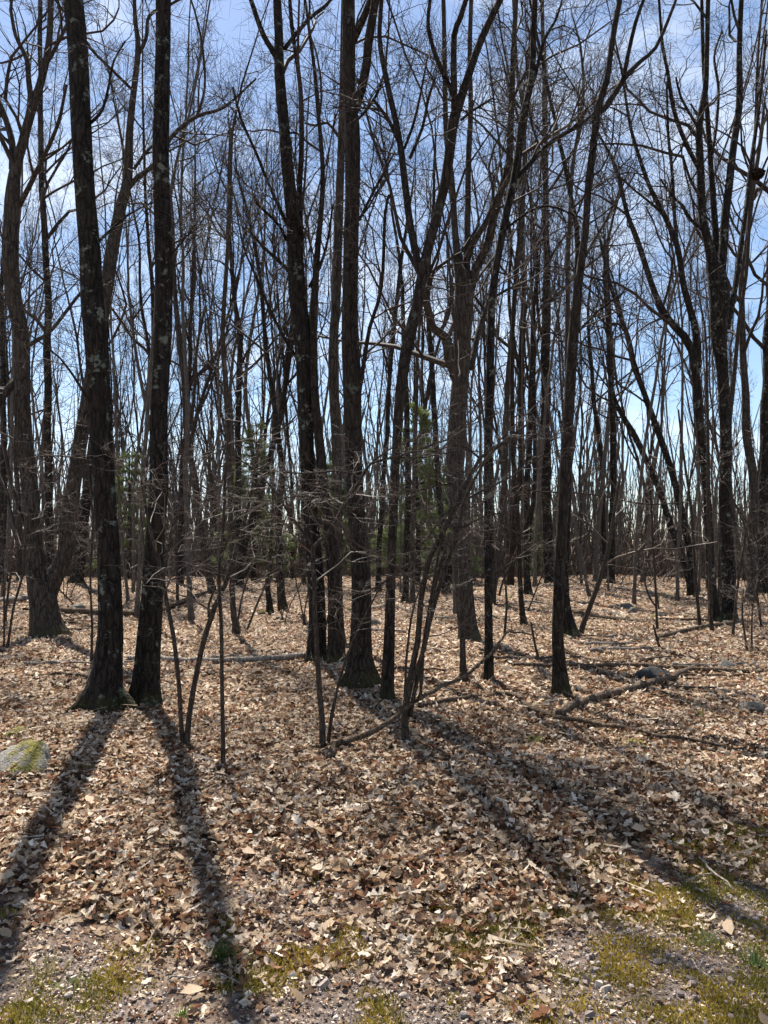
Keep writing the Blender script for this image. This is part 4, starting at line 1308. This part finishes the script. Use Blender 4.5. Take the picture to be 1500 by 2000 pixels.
rl = np.random.default_rng(99)
lg = Geo()
lcols = []
def scatter(n, y0, y1, smin, smax, tmpl, tilt, liftmax, seed, dist):
    rng = np.random.default_rng(seed)
    y = np.sqrt(rng.uniform(y0 ** 2, y1 ** 2, n)) if dist == 'area' else rng.uniform(y0, y1, n)
    x = rng.uniform(-0.6, 0.6, n) * (y + 0.4)
    if dist == 'fringe':                   # the same carpet going on beyond the sides of the view
        x = rng.choice([-1, 1], n) * (0.6 * (y + 0.4) + rng.uniform(0, 2.2, n))
    la = leaf_amount(x, y)
    keep = rng.random(n) < (np.maximum(la, 0.035) * np.clip(0.8 + 0.3 * W_CLUMP(x, y), 0.3, 1.0) if dist != 'crumbs' else np.clip(1.0 - la, 0.12, 0.6))
    x, y = x[keep], y[keep]
    size = rng.uniform(smin, smax, len(x)) * (0.75 + 0.25 * leaf_amount(x, y))
    V, Q, C = leaves_at(x, y, size, tmpl, rng, rng.uniform(0.0, liftmax, len(x)) * leaf_amount(x, y), tilt)
    lg.add(V, Q)
    lcols.append(C)

scatter(28000, 2.4, 7.4, 0.032, 0.075, LOBE, 0.45, 0.035, 1, 'area')
scatter(36000, 2.4, 8.2, 0.02, 0.062, OVAL, 0.5, 0.035, 2, 'area')
scatter(20000, 7.6, 12.5, 0.045, 0.09, OVAL, 0.5, 0.035, 3, 'area')
scatter(70000, 7.8, 18, 0.05, 0.10, CHIP, 0.6, 0.035, 4, 'area')
scatter(72000, 15, 46, 0.085, 0.155, CHIP, 0.6, 0.03, 5, 'area')
scatter(60000, 2.3, 5.6, 0.008, 0.032, CHIP, 0.5, 0.012, 6, 'crumbs')
scatter(42000, 2.2, 13, 0.045, 0.085, CHIP, 0.5, 0.035, 8, 'fringe')
scatter(3000, 2.4, 10, 0.06, 0.22, STICK, 0.25, 0.045, 7, 'area')
litter = link('leaf_litter', lg.mesh('leaf_litter', M_LEAF, cols=np.concatenate(lcols)))
tag(litter, 'deep carpet of dry tan and brown leaves covering the woodland floor', kind='stuff')

rng = np.random.default_rng(31)            # the nearest single leaves
n = 0
LM = []
for k in range(14):
    gg = Geo()
    V, Q, C = leaves_at(np.zeros(1), np.full(1, -300.0), np.array([1.0]), OAK if k % 3 else OVAL, np.random.default_rng(500 + k), np.zeros(1), 0.0)
    V = V - V.mean(0)
    gg.add(V, Q)
    LM.append(gg.mesh('leaf', M_LEAF, cols=np.repeat(PAL[[0, 2, 7, 1, 2, 3, 0, 5, 7, 2, 0, 4, 1, 2]][k:k + 1], len(V), 0)))
while n < 300:
    y = rng.uniform(2.5, 6.2)
    x = rng.uniform(-0.56, 0.56) * y
    la_ = float(leaf_amount(x, y))
    if rng.random() > max(la_, 0.13):
        continue
    o = link('leaf', LM[int(rng.integers(0, 14))], litter, (x, y, float(terrain(x, y)) + 0.012 + 0.034 * la_))
    s = rng.uniform(0.05, 0.10)
    o.scale = (s, s, s)
    o.rotation_euler = (rng.normal(0, 0.3), rng.normal(0, 0.3), rng.uniform(0, 6.28))
    n += 1

# ------------------------------------------------------------------ gravel, moss, grass on the verge
rng = np.random.default_rng(41)
gs = Geo()
cube = np.array([[-1, -1, -1], [1, -1, -1], [1, 1, -1], [-1, 1, -1], [-1, -1, 1], [1, -1, 1], [1, 1, 1], [-1, 1, 1]], float) * 0.62
cq = np.array([[0, 3, 2, 1], [4, 5, 6, 7], [0, 1, 5, 4], [1, 2, 6, 5], [2, 3, 7, 6], [3, 0, 4, 7]])
N = 36000
y = np.sqrt(rng.uniform(2.25 ** 2, 4.9 ** 2, N))
x = rng.uniform(-0.6, 0.6, N) * (y + 0.3)
x = np.where(np.arange(N) % 5 == 0, np.sign(x) * (0.6 * (y + 0.3) + np.abs(x) * 0.6), x)
k = rng.random(N) < np.clip(1.05 - leaf_amount(x, y), 0.0, 1)
x, y = x[k], y[k]
N = len(x)
sz = 0.0031 * np.exp(rng.exponential(0.36, N))
sz = np.minimum(sz, 0.022)
V = cube[None] + rng.normal(0, 0.22, (N, 8, 3))
V[:, 4:, :2] *= rng.uniform(0.55, 0.95, (N, 1, 1))
V = V * (sz[:, None] * np.stack([rng.uniform(0.8, 1.5, N), rng.uniform(0.7, 1.2, N), rng.uniform(0.45, 0.9, N)], 1))[:, None, :]
a = rng.uniform(0, 6.28, N)
ca, sa = np.cos(a)[:, None], np.sin(a)[:, None]
V = np.stack([V[..., 0] * ca - V[..., 1] * sa, V[..., 0] * sa + V[..., 1] * ca, V[..., 2]], -1)
V[..., 2] += V[..., 0] * rng.normal(0, 0.3, (N, 1))
V = V + np.stack([x, y, terrain(x, y) + 0.1 * sz], 1)[:, None]
gs.add(V.reshape(-1, 3), ((np.arange(N) * 8)[:, None, None] + cq[None]).reshape(-1, 4))
gc = np.array([[0.235, 0.19, 0.165], [0.31, 0.255, 0.22], [0.165, 0.13, 0.113], [0.42, 0.355, 0.30], [0.24, 0.175, 0.145]])[rng.integers(0, 5, N)] * rng.uniform(0.7, 1.25, (N, 1))
gravel = link('gravel', gs.mesh('gravel', M_STONE, smooth=False, cols=np.repeat(gc, 8, 0)))
tag(gravel, 'purplish grey gravel of the track verge along the bottom of the view', kind='stuff')
SM = []
for k in range(6):
    V, Q = rock_geo(np.random.default_rng(900 + k), 7)
    gg = Geo()
    gg.add(V * np.array([1, 0.8, 0.6]), Q)
    SM.append(gg.mesh('stone', M_STONE, smooth=False, cols=np.repeat(gc[k:k + 1], len(V), 0)))
label_by_mark(MID, 'slim bare tree', 'in the middle distance')
n = 0
while n < 110:
    y = rng.uniform(2.45, 4.3)
    x = rng.uniform(-0.55, 0.55) * y
    if float(leaf_amount(x, y)) > 0.35:
        continue
    o = link('stone', SM[int(rng.integers(0, 6))], gravel, (x, y, float(terrain(x, y)) + 0.004))
    s = rng.uniform(0.010, 0.021)
    o.scale = (s, s, s)
    o.rotation_euler = (0, 0, rng.uniform(0, 6.28))
    n += 1

# moss cushions: short fronds massed in patches
N = 260000
y = rng.uniform(2.35, 5.4, N)
x = rng.uniform(-0.58, 0.58, N) * y
mo = W_MOSS(x, y) + 0.8 * np.clip(x / 1.4 - 0.2, -0.5, 1) - 1.1 * np.abs((y - edge_y(x) + 0.25) / 0.9) ** 1.8 + 0.45 * rng.standard_normal(N)
k = mo > 0.24
x, y, mo = x[k], y[k], mo[k]
N = len(x)
hgt = rng.uniform(0.006, 0.014, N)
z = terrain(x, y) + 0.016 * np.clip(mo - 0.6, 0, 0.5)
d = unit(np.stack([rng.normal(0, 0.6, N), rng.normal(0, 0.6, N), np.ones(N)], 1))
c0 = np.stack([x, y, z], 1)
a = rng.uniform(0, 6.28, N)
sd = np.stack([np.cos(a), np.sin(a), np.zeros(N)], 1)
Vm = np.stack([c0 - sd * 0.0042 - [0, 0, 0.004], c0 + sd * 0.0042 - [0, 0, 0.004], c0 + d * hgt[:, None]], 1).reshape(-1, 3)
hue = (np.clip(W_EDGE(x * 1.7 + 3, y * 1.7), -1, 1) * 0.5 + 0.5)[:, None]
mc = (np.array([[0.27, 0.23, 0.045]]) * (1 - hue) + np.array([[0.46, 0.335, 0.06]]) * hue) * rng.uniform(0.45, 1.3, (N, 1))
mg = Geo()
mg.add(Vm, None, np.arange(3 * N).reshape(-1, 3))
moss = link('moss', mg.mesh('moss', M_MOSS, smooth=False, cols=np.repeat(mc, 3, 0)))
tag(moss, 'yellow-green moss cushions patched over the gravel verge', kind='stuff')


def grass_tuft(px, py, label, n, h, col, spread=0.03):
    rg = rng_for(label)
    b = G(px, py)
    a = rg.uniform(0, 6.28, n)
    p0 = np.stack([np.cos(a), np.sin(a), np.zeros(n)], 1) * rg.uniform(0, spread, (n, 1))
    d = unit(p0 / spread * 0.5 + rg.normal(0, 0.25, (n, 3)) + np.array([0, 0, 1]))
    L = h * rg.uniform(0.5, 1.1, (n, 1))
    sd = unit(np.cross(d, rg.standard_normal((n, 3)))) * 0.0022
    p1 = p0 + d * L * 0.55
    p2 = p1 + unit(d + np.array([0, 0, -0.4]) + p0 / spread * 0.6) * L * 0.45
    V = np.stack([p0 - sd, p0 + sd, p1 + sd * 0.8, p1 - sd * 0.8, p2], 1)
    gg = Geo()
    o = (np.arange(n) * 5)[:, None]
    gg.add(V.reshape(-1, 3), o + np.array([[0, 1, 2, 3]]), o + np.array([[3, 2, 4]]))
    cc = np.array(col) * rg.uniform(0.6, 1.3, (n, 1))
    tag(link('grass_tuft', gg.mesh('grass_tuft', M_GRASS, cols=np.repeat(cc, 5, 0)), None, b - np.array([0, 0, 0.004])), label, 'grass')

grass_tuft(434, 1872, 'dark green grass tuft in the trunk shadow at lower left', 70, 0.09, (0.05, 0.085, 0.02))
grass_tuft(1480, 1885, 'green grass tuft at the lower right edge on gravel', 60, 0.07, (0.09, 0.15, 0.04), 0.05)
grass_tuft(1375, 1838, 'pale green grass tuft in the yellow moss at lower right', 40, 0.07, (0.17, 0.2, 0.08), 0.05)
grass_tuft(356, 1982, 'tiny bright grass tuft on the gravel at the bottom', 26, 0.04, (0.10, 0.17, 0.03), 0.03)
grass_tuft(90, 1900, 'straw-coloured dry grass tuft on the gravel at lower left', 60, 0.08, (0.36, 0.30, 0.15), 0.09)
grass_tuft(140, 1925, 'green-and-straw grass tuft right of the dry tuft at lower left', 40, 0.06, (0.22, 0.24, 0.08), 0.06)
grass_tuft(765, 1480, 'small green grass tuft in the litter below the shrub', 34, 0.08, (0.07, 0.10, 0.03), 0.06)
tris = sum(len(m.polygons) for m in bpy.data.meshes)
print('POLYS', tris, {m.name: len(m.polygons) for m in bpy.data.meshes if len(m.polygons) > 60000})
